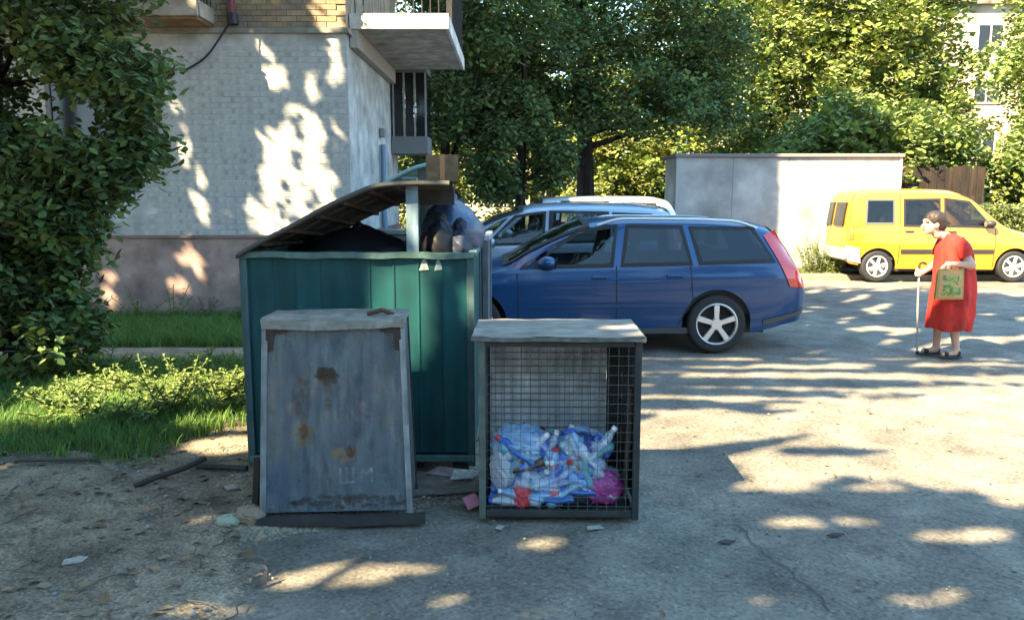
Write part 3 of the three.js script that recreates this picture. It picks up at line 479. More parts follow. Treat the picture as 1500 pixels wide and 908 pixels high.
// ================= WASTE CONTAINERS =================
function container(o) {
  const t = thing('waste_container', o.label, 'container', [o.x, 0.02, o.z], o.turn || 0);
  const w = o.w, d = o.d, h = o.h, fb = 0.09;
  const paint = o.paints;
  const n = o.n || 9, pw_ = (w - 0.06) / n, R = rng(o.seed);
  const pg = box(pw_ - 0.004, h - fb - 0.06, 0.006, 0, 0, 0, 0.002), rg = (() => { const g = new THREE.CylinderGeometry(0.008, 0.008, h - fb - 0.06, 8, 1, false, 0, Math.PI); g.rotateY(-Math.PI / 2); g.translate(0, (h - fb - 0.06) / 2, 0); return projUV(g); })();
  for (let i = 0; i < n; i++) mesh('panel', pg, paint[i % paint.length], t, [-w / 2 + 0.03 + pw_ * (i + 0.5), fb + 0.03, -0.012 + (R() - 0.5) * 0.005]);
  for (let i = 0; i <= n; i++) mesh('rib', rg, paint[(i + 1) % paint.length], t, [-w / 2 + 0.03 + pw_ * i, fb + 0.03, -0.012]);
  for (const s of [-1, 1]) {
    mesh('side_panel', span(s * (w / 2 - 0.006), s * (w / 2), fb, h, -d, -0.03), paint[0], t);
    for (const z of [0, -d]) mesh('corner_post', box(0.045, h - 0.04, 0.045, s * (w / 2 - 0.01), 0.04, z - (z ? -0.012 : 0.016), 0.004), o.post, t);
    for (const z of [-0.06, -d + 0.06]) mesh('foot', box(0.1, 0.06, 0.1, s * (w / 2 - 0.08), -0.02, z), MAT.darkIron, t);
  }
  mesh('back_panel', span(-w / 2, w / 2, fb, h, -d - 0.004, -d + 0.002), paint[1], t);
  mesh('floor', span(-w / 2 + 0.01, w / 2 - 0.01, fb - 0.02, fb, -d + 0.003, -0.02), MAT.darkIron, t);
  mesh('rim', [bent(w + 0.02, 0.035, 0.05, 0, h - 0.03, -0.005, o.seed, 0.012), bent(w + 0.02, 0.035, 0.05, 0, h - 0.03, -d, o.seed + 3, 0.012), box(0.05, 0.034, d - 0.05, -w / 2, h - 0.03, -d / 2, 0.006), box(0.05, 0.034, d - 0.05, w / 2, h - 0.03, -d / 2, 0.006), box(w, 0.04, 0.03, 0, fb - 0.02, 0, 0.005)], o.rim, t);
  // arched lid, propped open: a bent sheet that follows o.lid and sits lower at the back
  const f = pws(o.lid), x0 = o.lid[0][0], x1 = o.lid[o.lid.length - 1][0];
  const lidY = (x, z) => f(x) - o.drop * clamp(-z / d) * smooth(x0, x0 + 0.3, x);
  const sheetG = (off, flip) => grid(24, 6, (u, v) => { const x = lerp(x0, x1, u), z = lerp(0.05, -d - 0.12, v); return [x, lidY(x, z) + off + 0.004 * noise(x * 6, z * 5), z, x, z]; });
  const lid = mesh('lid', [sheetG(0), sheetG(-0.012)], o.lidMat, t);
  const edge = (z, name) => mesh(name, grid(24, 4, (u, v) => { const x = lerp(x0, x1, u), a = v * 2 * Math.PI; return [x, lidY(x, z) - 0.012 + 0.016 * Math.cos(a), z + 0.016 * Math.sin(a)]; }), o.edge, lid);
  edge(0.05, 'lid_edge'); edge(-d - 0.12, 'lid_edge');
  for (const k of [0.25, 0.5, 0.75]) edge(lerp(0.02, -d, k), 'lid_stiffener');
  for (let i = 1; i < 7; i++) { const x = lerp(x0, x1, i / 8); mesh('lid_batten', bar([x, lidY(x, 0.03) - 0.03, 0.03], [x, lidY(x, -d - 0.1) - 0.03, -d - 0.1], 0.045, 0.02), o.batten, lid); }
  if (o.flange) mesh('lid_flange', span(x1 - o.flange, x1, f(x1) - 0.14, f(x1) - 0.013, -d * 0.35, -d * 0.3), MAT.darkIron, lid);
  for (const [x, z] of o.props || []) mesh('lid_prop', bar([x, h, z], [x, lidY(x, z) - 0.01, z], 0.07, 0.02), o.propMat || o.post, t);
  return t;
}
const teal = (k, s) => phys(C(0.007 * k, 0.084 * k, 0.09 * k), 0.6, { map: rep(texStreak, s, s * 0.7), specularIntensity: 0.5 });
const greenPaints = [teal(1, 0.9), teal(0.86, 1.1), teal(1.12, 0.8)];
const palePost = std(C(0.04, 0.095, 0.1), 0.7, { map: rep(texStreak, 2) });
const con = container({
  label: 'green ribbed steel waste container with arched brown lid propped open', x: -0.915, z: -4.72, w: 1.36, d: 1.02, h: 1.34, seed: 7, paints: greenPaints, post: palePost, rim: std(C(0.08, 0.16, 0.15), 0.6, { map: rep(texGrime, 2) }),
  lid: [[-0.69, 1.335], [-0.58, 1.4], [-0.4, 1.49], [-0.07, 1.66], [0.17, 1.745], [0.36, 1.755], [0.555, 1.755]], drop: 0.09, lidMat: std(C(0.075, 0.055, 0.04), 0.8, { map: rep(texStreak, 2) }), edge: std(C(0.05, 0.05, 0.045), 0.8), batten: std(C(0.16, 0.1, 0.06), 0.9, { map: rep(texBark, 2) }), flange: 0.22, props: [[0.3, -1.0], [0.33, -0.02], [0.53, -1.0]], propMat: std(C(0.16, 0.25, 0.31), 0.6, { map: rep(texStreak, 2) }),
});
for (const [x, k] of [[0.395, 1], [0.48, 0.8]]) { // sun dapples on the front, put in as pale coloured patches
  const s = new THREE.Shape(); s.moveTo(-0.03 * k, -0.035); s.lineTo(0.03 * k, -0.03); s.lineTo(0.012 * k, 0.035 * k); s.lineTo(-0.008, 0.03); const g = new THREE.ExtrudeGeometry(s, { depth: 0.003, bevelEnabled: false }); mesh('sun_dapple_patch', g, std(C(0.3, 0.38, 0.38), 0.7, { map: rep(texGrime, 6) }), con, [x, 1.27, -0.008]);
}
const con2 = container({
  label: 'grey teal waste container standing behind the green one', x: -0.83, z: -6.0, w: 1.28, d: 1.0, h: 1.37, seed: 8, paints: [std(C(0.1, 0.14, 0.16), 0.6, { map: rep(texStreak, 1) }), std(C(0.085, 0.12, 0.14), 0.6, { map: rep(texStreak, 1.2) })], post: std(C(0.13, 0.16, 0.18), 0.6, { map: rep(texStreak, 2) }), rim: std(C(0.3, 0.31, 0.32), 0.6),
  lid: [[-0.65, 1.36], [-0.5, 1.52], [-0.15, 1.745], [0.0, 1.83], [0.12, 1.885], [0.22, 1.91]], drop: -0.02, lidMat: std(C(0.1, 0.28, 0.3), 0.55, { map: rep(texStreak, 2) }), edge: std(C(0.16, 0.3, 0.32), 0.6), batten: std(C(0.08, 0.16, 0.18), 0.8), props: [[0.16, -0.1], [0.16, -0.9]],
});
{ // cardboard box on the flat end of the first lid
  const c = thing('cardboard_box', 'brown cardboard box on top of the arched lid', 'box', [-0.45, 1.782, -5.22], 0.12);
  mesh('carton', box(0.2, 0.165, 0.2, 0, 0, 0, 0.004), std(C(0.17, 0.115, 0.065), 0.95, { map: rep(texGrime, 3) }), c); mesh('tape', [box(0.03, 0.166, 0.202, 0.0, 0.001, 0.001)], std(C(0.27, 0.14, 0.05), 0.4), c);
}
// garbage bags
function bagGeo(rx, ry, rz, seed, pinch = true) {
  const g = new THREE.SphereGeometry(1, 44, 30), p = g.attributes.position;
  for (let i = 0; i < p.count; i++) { let x = p.getX(i), y = p.getY(i), z = p.getZ(i); let k = 1 + 0.16 * noise(x * 1.6 + seed, y * 1.6, z * 1.6) + (pinch ? 0.07 : 0.34) * Math.abs(noise(x * 5, y * 5 + seed, z * 5)) + (pinch ? 0.05 : 0.16) * Math.abs(noise(x * 11, y * 11, z * 11 + seed)); if (pinch && y > 0.7) k *= 1 + (y - 0.7) * 0.9; const q = pinch && y > 0.75 ? 1 - (y - 0.75) * 2.6 : 1; p.setXYZ(i, x * rx * k * q, Math.max(-0.7, y) * ry * k, z * rz * k * q); }
  g.computeVertexNormals(); return g;
}
const blackBag = phys(C(0.008, 0.008, 0.01), 0.5, { specularIntensity: 0.4 }), blueBag = phys(C(0.045, 0.07, 0.13), 0.35, { transmission: 0.1, thickness: 0 }), greyBag = phys(C(0.02, 0.026, 0.045), 0.55, { specularIntensity: 0.4 });
function bag(label, x, y, z, r, mat, seed, name = 'garbage_bag') { if (name === 'rag') { const m = mesh('rag', bagGeo(r[0], r[1], r[2], seed, false), mat, scene, [x, y, z]); info(m, label, 'rag'); return; } const t = thing(name, label, 'bag', [x, y, z]), tied = name === 'garbage_bag'; mesh('sack', bagGeo(r[0] * (tied ? 1 : 0.9), r[1] * (tied ? 1 : 0.85), r[2], seed, tied), mat, t); if (tied) mesh('knot', (() => { const g = bagGeo(0.035, 0.05, 0.035, seed + 2, false); g.translate(0, r[1] * 1.12, 0); return g; })(), mat, t); }
bag('black garbage bag heaped in the middle of the open container', -0.98, 1.28, -5.15, [0.36, 0.17, 0.3], blackBag, 1);
bag('black garbage bag at the left under the arched lid', -1.3, 1.2, -5.2, [0.22, 0.15, 0.3], blackBag, 2);
bag('dark garbage bag at the right corner, tied at the neck', -0.44, 1.36, -4.95, [0.12, 0.16, 0.16], blackBag, 3);
bag('bluish translucent garbage bag behind the dark tied bag', -0.4, 1.42, -5.3, [0.2, 0.22, 0.22], blueBag, 4);
bag('grey blue bag slumped over the right rim of the container', -0.32, 1.38, -4.98, [0.08, 0.11, 0.16], greyBag, 5);

// ================= GREY METAL BIN IN FRONT =================
{
  const t = thing('metal_bin', 'weathered grey sheet metal bin with rust stains in front of the green container', 'bin', [-0.915, 0.015, -4.0], 0.06);
  const tex = canvasTex(1024, 1400, (c, w, h) => {
    const R = rng(33); c.fillStyle = '#75838c'; c.fillRect(0, 0, w, h);
    for (let i = 0; i < 420; i++) { const x = R() * w, y = R() * h, ww = 6 + R() * 60, hh = 60 + R() * 380; const p = [[128, 150, 164], [78, 96, 112], [160, 170, 170], [92, 102, 100], [70, 84, 112]][Math.floor(R() * 5)]; c.fillStyle = `rgba(${p},${0.1 + R() * 0.24})`; c.beginPath(); c.ellipse(x, y, ww / 2, hh / 2, (R() - 0.5) * 0.2, 0, 7); c.fill(); }
    const blot = (x, y, rx, ry, col, n, a) => { for (let i = 0; i < n; i++) { const t = R() * 6.28, r = Math.sqrt(R()); c.fillStyle = `rgba(${col},${Math.min(1, a * 1.8 * (0.4 + R()))})`; c.beginPath(); c.ellipse(x + rx * r * Math.cos(t), y + ry * r * Math.sin(t), 6 + R() * Math.min(rx, 70) * 0.4, 6 + R() * Math.min(ry, 120) * 0.4, (R() - 0.5) * 0.6, 0, 7); c.fill(); } };
    blot(460, 400, 70, 60, '52,44,36', 60, 0.22); blot(470, 520, 25, 120, '66,58,50', 40, 0.08);
    blot(270, 560, 60, 160, '70,66,62', 70, 0.09); blot(300, 830, 70, 90, '150,122,88', 60, 0.14); blot(290, 800, 30, 50, '100,72,50', 30, 0.16); blot(560, 985, 80, 50, '168,142,112', 60, 0.16); blot(620, 960, 40, 40, '96,66,56', 30, 0.16);
    blot(680, 620, 80, 240, '72,82,104', 90, 0.08); blot(600, 280, 60, 140, '150,165,172', 60, 0.06); blot(890, 500, 60, 300, '135,138,132', 90, 0.07); blot(120, 1180, 90, 120, '86,108,150', 70, 0.08); blot(600, 1330, 420, 50, '58,50,48', 120, 0.16); blot(80, 700, 30, 500, '120,122,110', 80, 0.07);
    for (let i = 0; i < 120; i++) { const x = R() * w, y = R() * h; c.strokeStyle = `rgba(${R() < 0.5 ? '60,60,62' : '165,172,176'},${0.1 + 0.2 * R()})`; c.lineWidth = 1 + R() * 3; c.beginPath(); c.moveTo(x, y); c.lineTo(x + (R() - 0.5) * 30, y + 20 + R() * 120); c.stroke(); }
    c.strokeStyle = 'rgba(190,198,202,0.7)'; c.lineWidth = 17; // faded stencilled strokes
    for (const [x0, y0, x1, y1] of [[540, 1080, 540, 1190], [585, 1075, 585, 1185], [540, 1188, 640, 1182], [632, 1075, 632, 1185], [690, 1080, 690, 1190], [690, 1085, 725, 1130], [725, 1130, 762, 1080], [762, 1080, 762, 1185]]) { c.beginPath(); c.moveTo(x0, y0); c.lineTo(x1, y1); c.stroke(); }
    blot(650, 1140, 120, 70, '112,124,134', 90, 0.12);
  });
  const sheetM = std(C(0.4, 0.43, 0.44), 0.6, { map: tex, metalness: 0.15, roughnessMap: rep(texRough, 2) });
  const plain = std(C(0.16, 0.18, 0.2), 0.65, { map: rep(texStreak, 1.5) });
  // front sheet, wider at the foot and leaning back, a little dented
  const wB = 0.385, wT = 0.352, hh = 0.985, lean = -0.09;
  mesh('front_sheet', grid(20, 26, (u, v) => { const hw = lerp(wB, wT, v); return [lerp(-hw, hw, u), 0.05 + hh * v, lean * v + 0.008 * noise(u * 3, v * 3, 2) * Math.min(1, 6 * Math.min(u, 1 - u)), u, v]; }), sheetM, t);
  for (const s of [-1, 1]) {
    mesh('side_sheet', grid(6, 8, (u, v) => [s * lerp(wB, wT, v), 0.05 + hh * v, lerp(lean * v, -0.44, u) - 0.002, u, v]), plain, t);
    mesh('corner_angle', bar([s * (wB - 0.004), 0, 0.004], [s * (wT - 0.004), hh + 0.05, lean + 0.004], 0.03, 0.012), std(C(0.24, 0.26, 0.26), 0.6, { map: rep(texStreak, 2) }), t);
    mesh('back_post', bar([s * (wB - 0.01), 0, -0.44], [s * (wT - 0.01), hh + 0.04, -0.44], 0.035, 0.035), MAT.darkIron, t);
    mesh('corner_bracket', (() => { const sh = new THREE.Shape(); sh.moveTo(0, 0); sh.lineTo(s * -0.12, 0); sh.lineTo(s * -0.1, -0.035); sh.lineTo(s * -0.035, -0.045); sh.lineTo(s * -0.03, -0.13); sh.lineTo(s * 0.01, -0.14); const g = new THREE.ExtrudeGeometry(sh, { depth: 0.006, bevelEnabled: false }); g.translate(s * (wT - 0.012), hh + 0.035, lean + 0.012); return projUV(g); })(), std(C(0.06, 0.035, 0.03), 0.9, { map: rep(texGrime, 3) }), t);
  }
  mesh('back_sheet', span(-wT, wT, 0.05, hh, -0.45, -0.445), plain, t);
  mesh('top_cover', [bent(2 * wT + 0.03, 0.022, 0.38, 0.0, hh + 0.045, -0.26, 4, 0.012)], std(C(0.27, 0.27, 0.25), 0.7, { map: rep(texGrime, 2.5) }), t);
  mesh('cover_lip', bent(2 * wT + 0.02, 0.045, 0.012, 0, hh + 0.018, lean + 0.025, 5, 0.014), std(C(0.27, 0.27, 0.25), 0.7, { map: rep(texGrime, 3) }), t);
  mesh('handle', [rod([0.16, hh + 0.075, -0.2], [0.24, hh + 0.095, -0.2], 0.012), rod([0.24, hh + 0.095, -0.2], [0.3, hh + 0.07, -0.2], 0.012)], MAT.rust, t);
  mesh('skid', bent(0.86, 0.045, 0.05, 0.03, -0.01, 0.03, 6, 0.01), MAT.darkIron, t); mesh('skid', box(0.8, 0.045, 0.05, 0, -0.01, -0.4, 0.006), MAT.darkIron, t);
}

// ================= WIRE CAGE WITH PLASTIC BOTTLES =================
const CX = 0.245, CZ = -4.03, CW = 0.8, CD = 0.52, CH = 0.985;
{
  const t = thing('wire_cage', 'wire mesh cage with a grey sheet lid, half filled with plastic bottles', 'cage', [CX, 0.012, CZ], -0.02);
  const iron = std(C(0.028, 0.032, 0.032), 0.75, { map: rep(texGrime, 3) }), paleIron = std(C(0.11, 0.14, 0.12), 0.7, { map: rep(texStreak, 3) });
  for (const [x, z, m] of [[-CW / 2, 0, paleIron], [CW / 2, 0, iron], [-CW / 2, -CD, iron], [CW / 2, -CD, iron]]) mesh('corner_post', box(0.035, CH - 0.03, 0.035, x, 0, z, 0.004), m, t);
  mesh('side_rail', [box(CW - 0.04, 0.035, 0.03, 0, 0.015, 0.001, 0.004), box(CW - 0.04, 0.03, 0.03, 0, CH - 0.065, 0.001, 0.004), box(0.03, 0.035, CD - 0.04, -CW / 2, 0.015, -CD / 2, 0.004), box(0.03, 0.035, CD - 0.04, CW / 2, 0.015, -CD / 2, 0.004), box(CW - 0.04, 0.035, 0.03, 0, 0.015, -CD, 0.004)], iron, t);
  mesh('floor', span(-CW / 2, CW / 2, 0.004, 0.014, -CD, 0), MAT.darkIron, t);
  mesh('lid', grid(16, 10, (u, v) => [lerp(-CW / 2 - 0.05, CW / 2 + 0.03, u), CH - 0.012 + 0.022 * u * (1 - v) * 0 + 0.012 * noise(u * 4, v * 4), lerp(0.03, -CD - 0.03, v), u, v]), std(C(0.3, 0.28, 0.25), 0.7, { map: rep(texGrime, 1.4) }), t);
  mesh('lid_edge', [bent(CW + 0.085, 0.02, 0.012, -0.01, CH - 0.033, 0.032, 7, 0.006), box(0.012, 0.02, CD + 0.04, CW / 2 + 0.032, CH - 0.034, -CD / 2, 0.003)], std(C(0.12, 0.125, 0.12), 0.7, { map: rep(texGrime, 3) }), t);
  mesh('back_sheet', span(-CW / 2 + 0.02, CW / 2 - 0.11, 0.05, 0.84, -CD - 0.004, -CD), std(C(0.74, 0.76, 0.75), 0.75, { map: rep(texStreak, 1.5) }), t);
  mesh('back_header', span(-CW / 2 + 0.02, CW / 2 - 0.02, 0.842, CH - 0.035, -CD + 0.002, -CD + 0.008), MAT.darkIron, t);
  mesh('back_strip', span(CW / 2 - 0.108, CW / 2 - 0.02, 0.06, 0.84, -CD, -CD + 0.006), MAT.darkIron, t);
  mesh('side_sheet', span(CW / 2 - 0.006, CW / 2 - 0.002, 0.08, CH - 0.04, -CD + 0.02, -0.02), MAT.darkIron, t);
  mesh('board', bar([CW / 2 - 0.05, 0.1, -0.06], [CW / 2 - 0.02, 0.68, -0.1], 0.012, 0.11), MAT.wood, t);
  const wm = std(C(0.09, 0.1, 0.1), 0.6, { metalness: 0.3 }), vg = rod([0, 0.045, 0], [0, CH - 0.06, 0], 0.0014, 5), hgF = rod([-CW / 2 + 0.02, 0, 0], [CW / 2 - 0.02, 0, 0], 0.0014, 5), hgS = rod([0, 0, 0], [0, 0, -CD], 0.0021, 5);
  for (let i = 1; i < 16; i++) mesh('wire', vg, wm, t, [-CW / 2 + i * CW / 16, 0, 0.012]);
  for (let i = 0; i < 17; i++) mesh('wire', hgF, wm, t, [0, 0.075 + i * 0.05, 0.0165]);
  for (let i = 1; i < 13; i++) mesh('wire', vg, wm, t, [-CW / 2 + 0.004, 0, -i * CD / 13]);
  for (let i = 0; i < 22; i++) mesh('wire', hgS, wm, t, [-CW / 2 - 0.001, 0.11 + i * 0.04, 0]);
  for (let i = 1; i < 14; i++) mesh('wire', vg, wm, t, [-CW / 2 + i * 0.05, 0, -CD + 0.012]);
  for (let i = 0; i < 18; i++) mesh('wire', rod([-CW / 2 + 0.02, 0, 0], [CW / 2 - 0.11, 0, 0], 0.0021, 5), wm, t, [0, 0.11 + i * 0.04, -CD + 0.017]);
}
{ // bottles
  const prof = (H, r) => [[0.0, 0.004], [r * 0.7, 0], [r, 0.02], [r * 0.97, H * 0.2], [r * 0.9, H * 0.3], [r, H * 0.42], [r * 0.93, H * 0.55], [r, H * 0.66], [r * 0.8, H * 0.8], [0.016, H * 0.93], [0.0145, H]];
  const bottleGeo = (H, r, crush, seed) => { const g = new THREE.LatheGeometry(prof(H, r).map(p => new THREE.Vector2(...p)), 14), p = g.attributes.position; for (let i = 0; i < p.count; i++) { const y = p.getY(i), k = Math.sin(Math.PI * clamp(y / (H * 0.85))); const c = 1 - crush * k * (0.6 + 0.9 * noise(y * 22, seed, p.getX(i) * 25)); p.setX(i, p.getX(i) * c + 0.02 * crush * k * noise(y * 9, seed)); p.setZ(i, p.getZ(i) * (1 + crush * k * 0.25) + 0.03 * crush * k * noise(y * 11, seed, 8)); } g.translate(0, -H / 2, 0); g.computeVertexNormals(); return g; };
  const shapes = [[0.24, 0.036, 0.5, 1], [0.23, 0.034, 0.65, 2], [0.2, 0.031, 0.3, 3], [0.27, 0.04, 0.6, 4], [0.17, 0.028, 0.55, 5]].map(a => ({ g: bottleGeo(...a), H: a[0], r: a[1] }));
  const pet = (r, g, b, t = 0.75) => phys(C(r, g, b), 0.12, { transmission: t, thickness: 0, ior: 1.45 });
  const kinds = [
    ['clear plastic bottle', pet(0.84, 0.92, 0.98, 0.78)], ['pale blue plastic bottle', pet(0.45, 0.7, 0.95, 0.6)], ['blue plastic bottle', pet(0.1, 0.3, 0.8, 0.65)], ['milky white plastic bottle', pet(0.72, 0.78, 0.84, 0.45)], ['turquoise plastic bottle', pet(0.4, 0.75, 0.8, 0.7)], ['brown plastic bottle', pet(0.1, 0.055, 0.03, 0.4)]];
  const caps = [std(C(0.03, 0.1, 0.5), 0.4), std(C(0.7, 0.7, 0.7), 0.4), std(C(0.5, 0.03, 0.03), 0.4)], sleeves = [std(C(0.05, 0.16, 0.5), 0.4), std(C(0.5, 0.55, 0.6), 0.4), std(C(0.45, 0.05, 0.06), 0.4)];
  const capG = new THREE.CylinderGeometry(0.016, 0.016, 0.02, 10), R = rng(101), pick = [0, 0, 1, 0, 2, 0, 1, 4, 3, 1, 0, 5, 2, 4];
  const protos = {};
  const sleeveG = shapes.map(s => { const g = new THREE.CylinderGeometry(s.r * 0.97, s.r * 0.97, s.H * 0.22, 14, 1, true); g.scale(0.8, 1, 1.06); return g; });
  const N = 150;
  for (let i = 0; i < N; i++) {
    const si = Math.floor(R() * 5), ki = pick[Math.floor(R() * pick.length)], key = si * 10 + ki, s = shapes[si];
    let o = protos[key];
    if (!o) { o = protos[key] = new THREE.Group(); mesh('bottle_body', s.g, kinds[ki][1], o); mesh('cap', capG, caps[key % 3], o, [0, s.H / 2 + 0.004, 0]); if (key % 2) mesh('sleeve', sleeveG[si], sleeves[key % 3], o, [0, -s.H * 0.02, 0]); } else o = o.clone();
    const layer = Math.floor(i / 30), x = (R() - 0.5) * (CW - 0.3), z = -0.12 - R() * (CD - 0.24), front = R() < 0.5;
    o.name = numbered('plastic_bottle'); o.position.set(CX + x - 0.01, 0.085 + layer * 0.06 + 0.05 * R() + 0.05 * noise(x * 5, 3), CZ + (front ? -0.07 - R() * 0.05 : z));
    o.rotation.set((R() - 0.5) * 0.9, R() * 6.28, Math.PI / 2 + (R() - 0.5) * 1.1, 'YXZ'); if (front) o.rotation.set(0, (R() - 0.5) * 0.4, (layer ? R() * 6.28 : Math.PI / 2 + (R() - 0.5) * 0.5), 'YXZ');
    info(o, `crumpled ${kinds[ki][0]} in the heap inside the wire cage`, 'bottle', `${kinds[ki][0]}s in the cage`); scene.add(o);
  }
  bag('magenta plastic bag at the lower right of the cage', CX + 0.25, 0.145, CZ - 0.1, [0.11, 0.1, 0.07], phys(C(0.34, 0.045, 0.22), 0.3, { transmission: 0.15, thickness: 0 }), 11, 'plastic_bag');
  bag('red plastic bag at the lower left of the cage', CX - 0.19, 0.11, CZ - 0.08, [0.055, 0.085, 0.05], phys(C(0.5, 0.045, 0.06), 0.35), 12, 'plastic_bag');
  bag('black plastic bag at the bottom middle of the cage', CX + 0.09, 0.09, CZ - 0.09, [0.09, 0.06, 0.06], blackBag, 13, 'plastic_bag');
  bag('light blue plastic bag crumpled on top of the bottles', CX - 0.2, 0.37, CZ - 0.18, [0.15, 0.1, 0.12], phys(C(0.3, 0.48, 0.72), 0.3, { transmission: 0.3, thickness: 0 }), 14, 'plastic_bag');
  bag('white thin plastic bag at the left of the bottle heap', CX - 0.29, 0.25, CZ - 0.12, [0.07, 0.16, 0.06], phys(C(0.6, 0.65, 0.72), 0.35, { transmission: 0.4, thickness: 0 }), 15, 'plastic_bag');
  bag('dark blue plastic bag beside the magenta bag', CX + 0.14, 0.35, CZ - 0.16, [0.09, 0.08, 0.1], phys(C(0.03, 0.06, 0.25), 0.35, { transmission: 0.2, thickness: 0 }), 16, 'plastic_bag');
}

// ================= VEHICLES =================
function vehicle(o) {
  const t = thing(o.name, o.label, o.category, [o.x, 0, o.z], o.turn), L = o.L;
  const top = pws(o.top), botP = pw(o.bot), belt = pws(o.belt), wB = pws(o.wB), wR = pws(o.wR), ra = o.ra, rw = o.rw;
  const bot = (x) => { let y = botP(x); for (const xw of o.wheels) { const q = ra * ra - (x - xw) ** 2; if (q > 0) y = Math.max(y, rw + Math.sqrt(q) * 1.0); } return y; };
  const cr = o.crown ?? 0.035, er = (x) => 0.018 + 0.04 * smooth(0.05, 0.4, top(x) - belt(x));
  const yk = (x) => Math.min(belt(x), top(x) - 0.03), yt = (x) => top(x) - cr - er(x);
  const zSide = (x, y) => {
    const b = botP(x), k = yk(x), w = wB(x);
    if (y <= k) { const s = clamp((y - b) / Math.max(0.05, k - b)); return w - 0.055 * Math.pow(1 - s, 2.2) - 0.03 * Math.pow(s, 5) + 0.008 * Math.exp(-(((s - (o.crease ?? 0.62)) / 0.06) ** 2)); }
    const s = clamp((y - k) / Math.max(0.02, yt(x) - k)); return lerp(w - 0.03, wR(x), Math.pow(s, 1.15));
  };
  const topY = (x, z) => top(x) - cr * (z / wR(x)) ** 2 - er(x) * Math.pow(Math.abs(z) / wR(x), 7);
  // columns, dense at the ends and over the arches
  let xs = [...lin(0, 0.12, 8), ...lin(0.12, 0.6, 24), ...lin(0.6, L - 0.6, 130), ...lin(L - 0.6, L - 0.12, 12), ...lin(L - 0.12, L, 8)];
  for (const xw of o.wheels) xs.push(...lin(-1, 1, 24).map(v => xw + ra * Math.sin(v * Math.PI / 2) * 0.9999));
  xs = [...new Set(xs.map(v => +v.toFixed(4)))].filter(v => v >= 0 && v <= L).sort((a, b) => a - b);
  const nl = 18, nu = 22, nt = 16;
  const half = (x) => { const p = [], b = bot(x), k = Math.max(yk(x), b + 0.01), y2 = Math.max(yt(x), k + 0.005); for (let j = 0; j <= nl; j++) { const y = lerp(b, k, j / nl); p.push([y, zSide(x, y)]); } for (let j = 1; j <= nu; j++) { const y = lerp(k, y2, j / nu); p.push([y, zSide(x, y)]); } for (let j = 1; j <= nt; j++) { const q = Math.pow(1 - j / nt, 0.6), z = wR(x) * (j === nt ? 0 : q); p.push([topY(x, z), z]); } return p; };
  const pos = [], idx = [], ring = 2 * (nl + nu + nt) + 1;
  for (const x of xs) { const h = half(x); for (let j = 0; j < ring; j++) { const m = j < h.length ? j : 2 * (h.length - 1) - j, s = j < h.length ? 1 : -1; pos.push(x - L / 2, h[m][0], s * h[m][1]); } }
  const inQuad = (q, x, y) => { let c = false; for (let i = 0, j = 3; i < 4; j = i++) if ((q[i][1] > y) !== (q[j][1] > y) && x < (q[j][0] - q[i][0]) * (y - q[i][1]) / (q[j][1] - q[i][1]) + q[i][0]) c = !c; return c; };
  const hN = nl + nu + nt, open = (i, j) => { // a cell that lies inside a window opening
    const x = (xs[i] + xs[i + 1]) / 2, m = j < hN ? j : 2 * hN - 1 - j, k0 = (i * ring + j) * 3, y = (pos[k0 + 1] + pos[k0 + 4] + pos[k0 + ring * 3 + 1] + pos[k0 + ring * 3 + 4]) / 4, z = Math.abs((pos[k0 + 2] + pos[k0 + 5]) / 2);
    if (m >= nl && m < nl + nu) return o.windows.some(w => inQuad(w.c, x, y));
    if (m >= nl + nu) return (o.across || []).some(a => x > a.p[0] && x < a.p[1] && z < lerp(a.p[2], a.p[3], (x - a.p[0]) / (a.p[1] - a.p[0])) * wR(x));
    return false;
  };
  for (let i = 0; i < xs.length - 1; i++) for (let j = 0; j < ring - 1; j++) { if (open(i, j)) continue; const a = i * ring + j, b = a + 1, c = a + ring, d = c + 1; idx.push(a, d, b, a, c, d); }
  for (const i of [0, xs.length - 1]) for (let j = 0; j < (ring - 1) / 2; j++) { const a = i * ring + j, b = a + 1, c = i * ring + ring - 1 - j, d = c - 1; idx.push(a, b, d, a, d, c); }
  const g = new THREE.BufferGeometry(); g.setAttribute('position', new THREE.Float32BufferAttribute(pos, 3)); g.setIndex(idx); g.computeVertexNormals();
  const body = mesh('body', g, o.paint, t);
  // curved patch over the side between four corners [x,y]: bottom rear, bottom front, top front, top rear
  const patch = (c, s, off, nu_ = 10, nv_ = 8) => grid(nu_, nv_, (u, v) => { const x = lerp(lerp(c[0][0], c[1][0], u), lerp(c[3][0], c[2][0], u), v), y = lerp(lerp(c[0][1], c[1][1], u), lerp(c[3][1], c[2][1], u), v); return [x - L / 2, y, s * (zSide(x, y) + off)]; });
  const grow = (c, d) => { const mx = c.reduce((a, p) => a + p[0], 0) / 4, my = c.reduce((a, p) => a + p[1], 0) / 4; return c.map(p => [p[0] + Math.sign(p[0] - mx) * d, p[1] + Math.sign(p[1] - my) * d]); };
  const across = (x0, x1, k0, k1, off, n = 10) => grid(n, 14, (u, v) => { const x = lerp(x0, x1, u), zz = lerp(-1, 1, v) * lerp(k0, k1, u) * wR(x); return [x - L / 2, topY(x, zz) + off, zz]; });
  mesh('underbody', [span(-L / 2 + 0.45, L / 2 - 0.4, 0.19, 0.42, -wB(L / 2) + 0.24, wB(L / 2) - 0.24), ...o.wheels.flatMap(xw => [span(xw - L / 2 - ra - 0.02, xw - L / 2 + ra + 0.02, 0.4, rw + ra + 0.05, -wB(L / 2) + 0.26, wB(L / 2) - 0.26)])], MAT.blackPlastic, t);
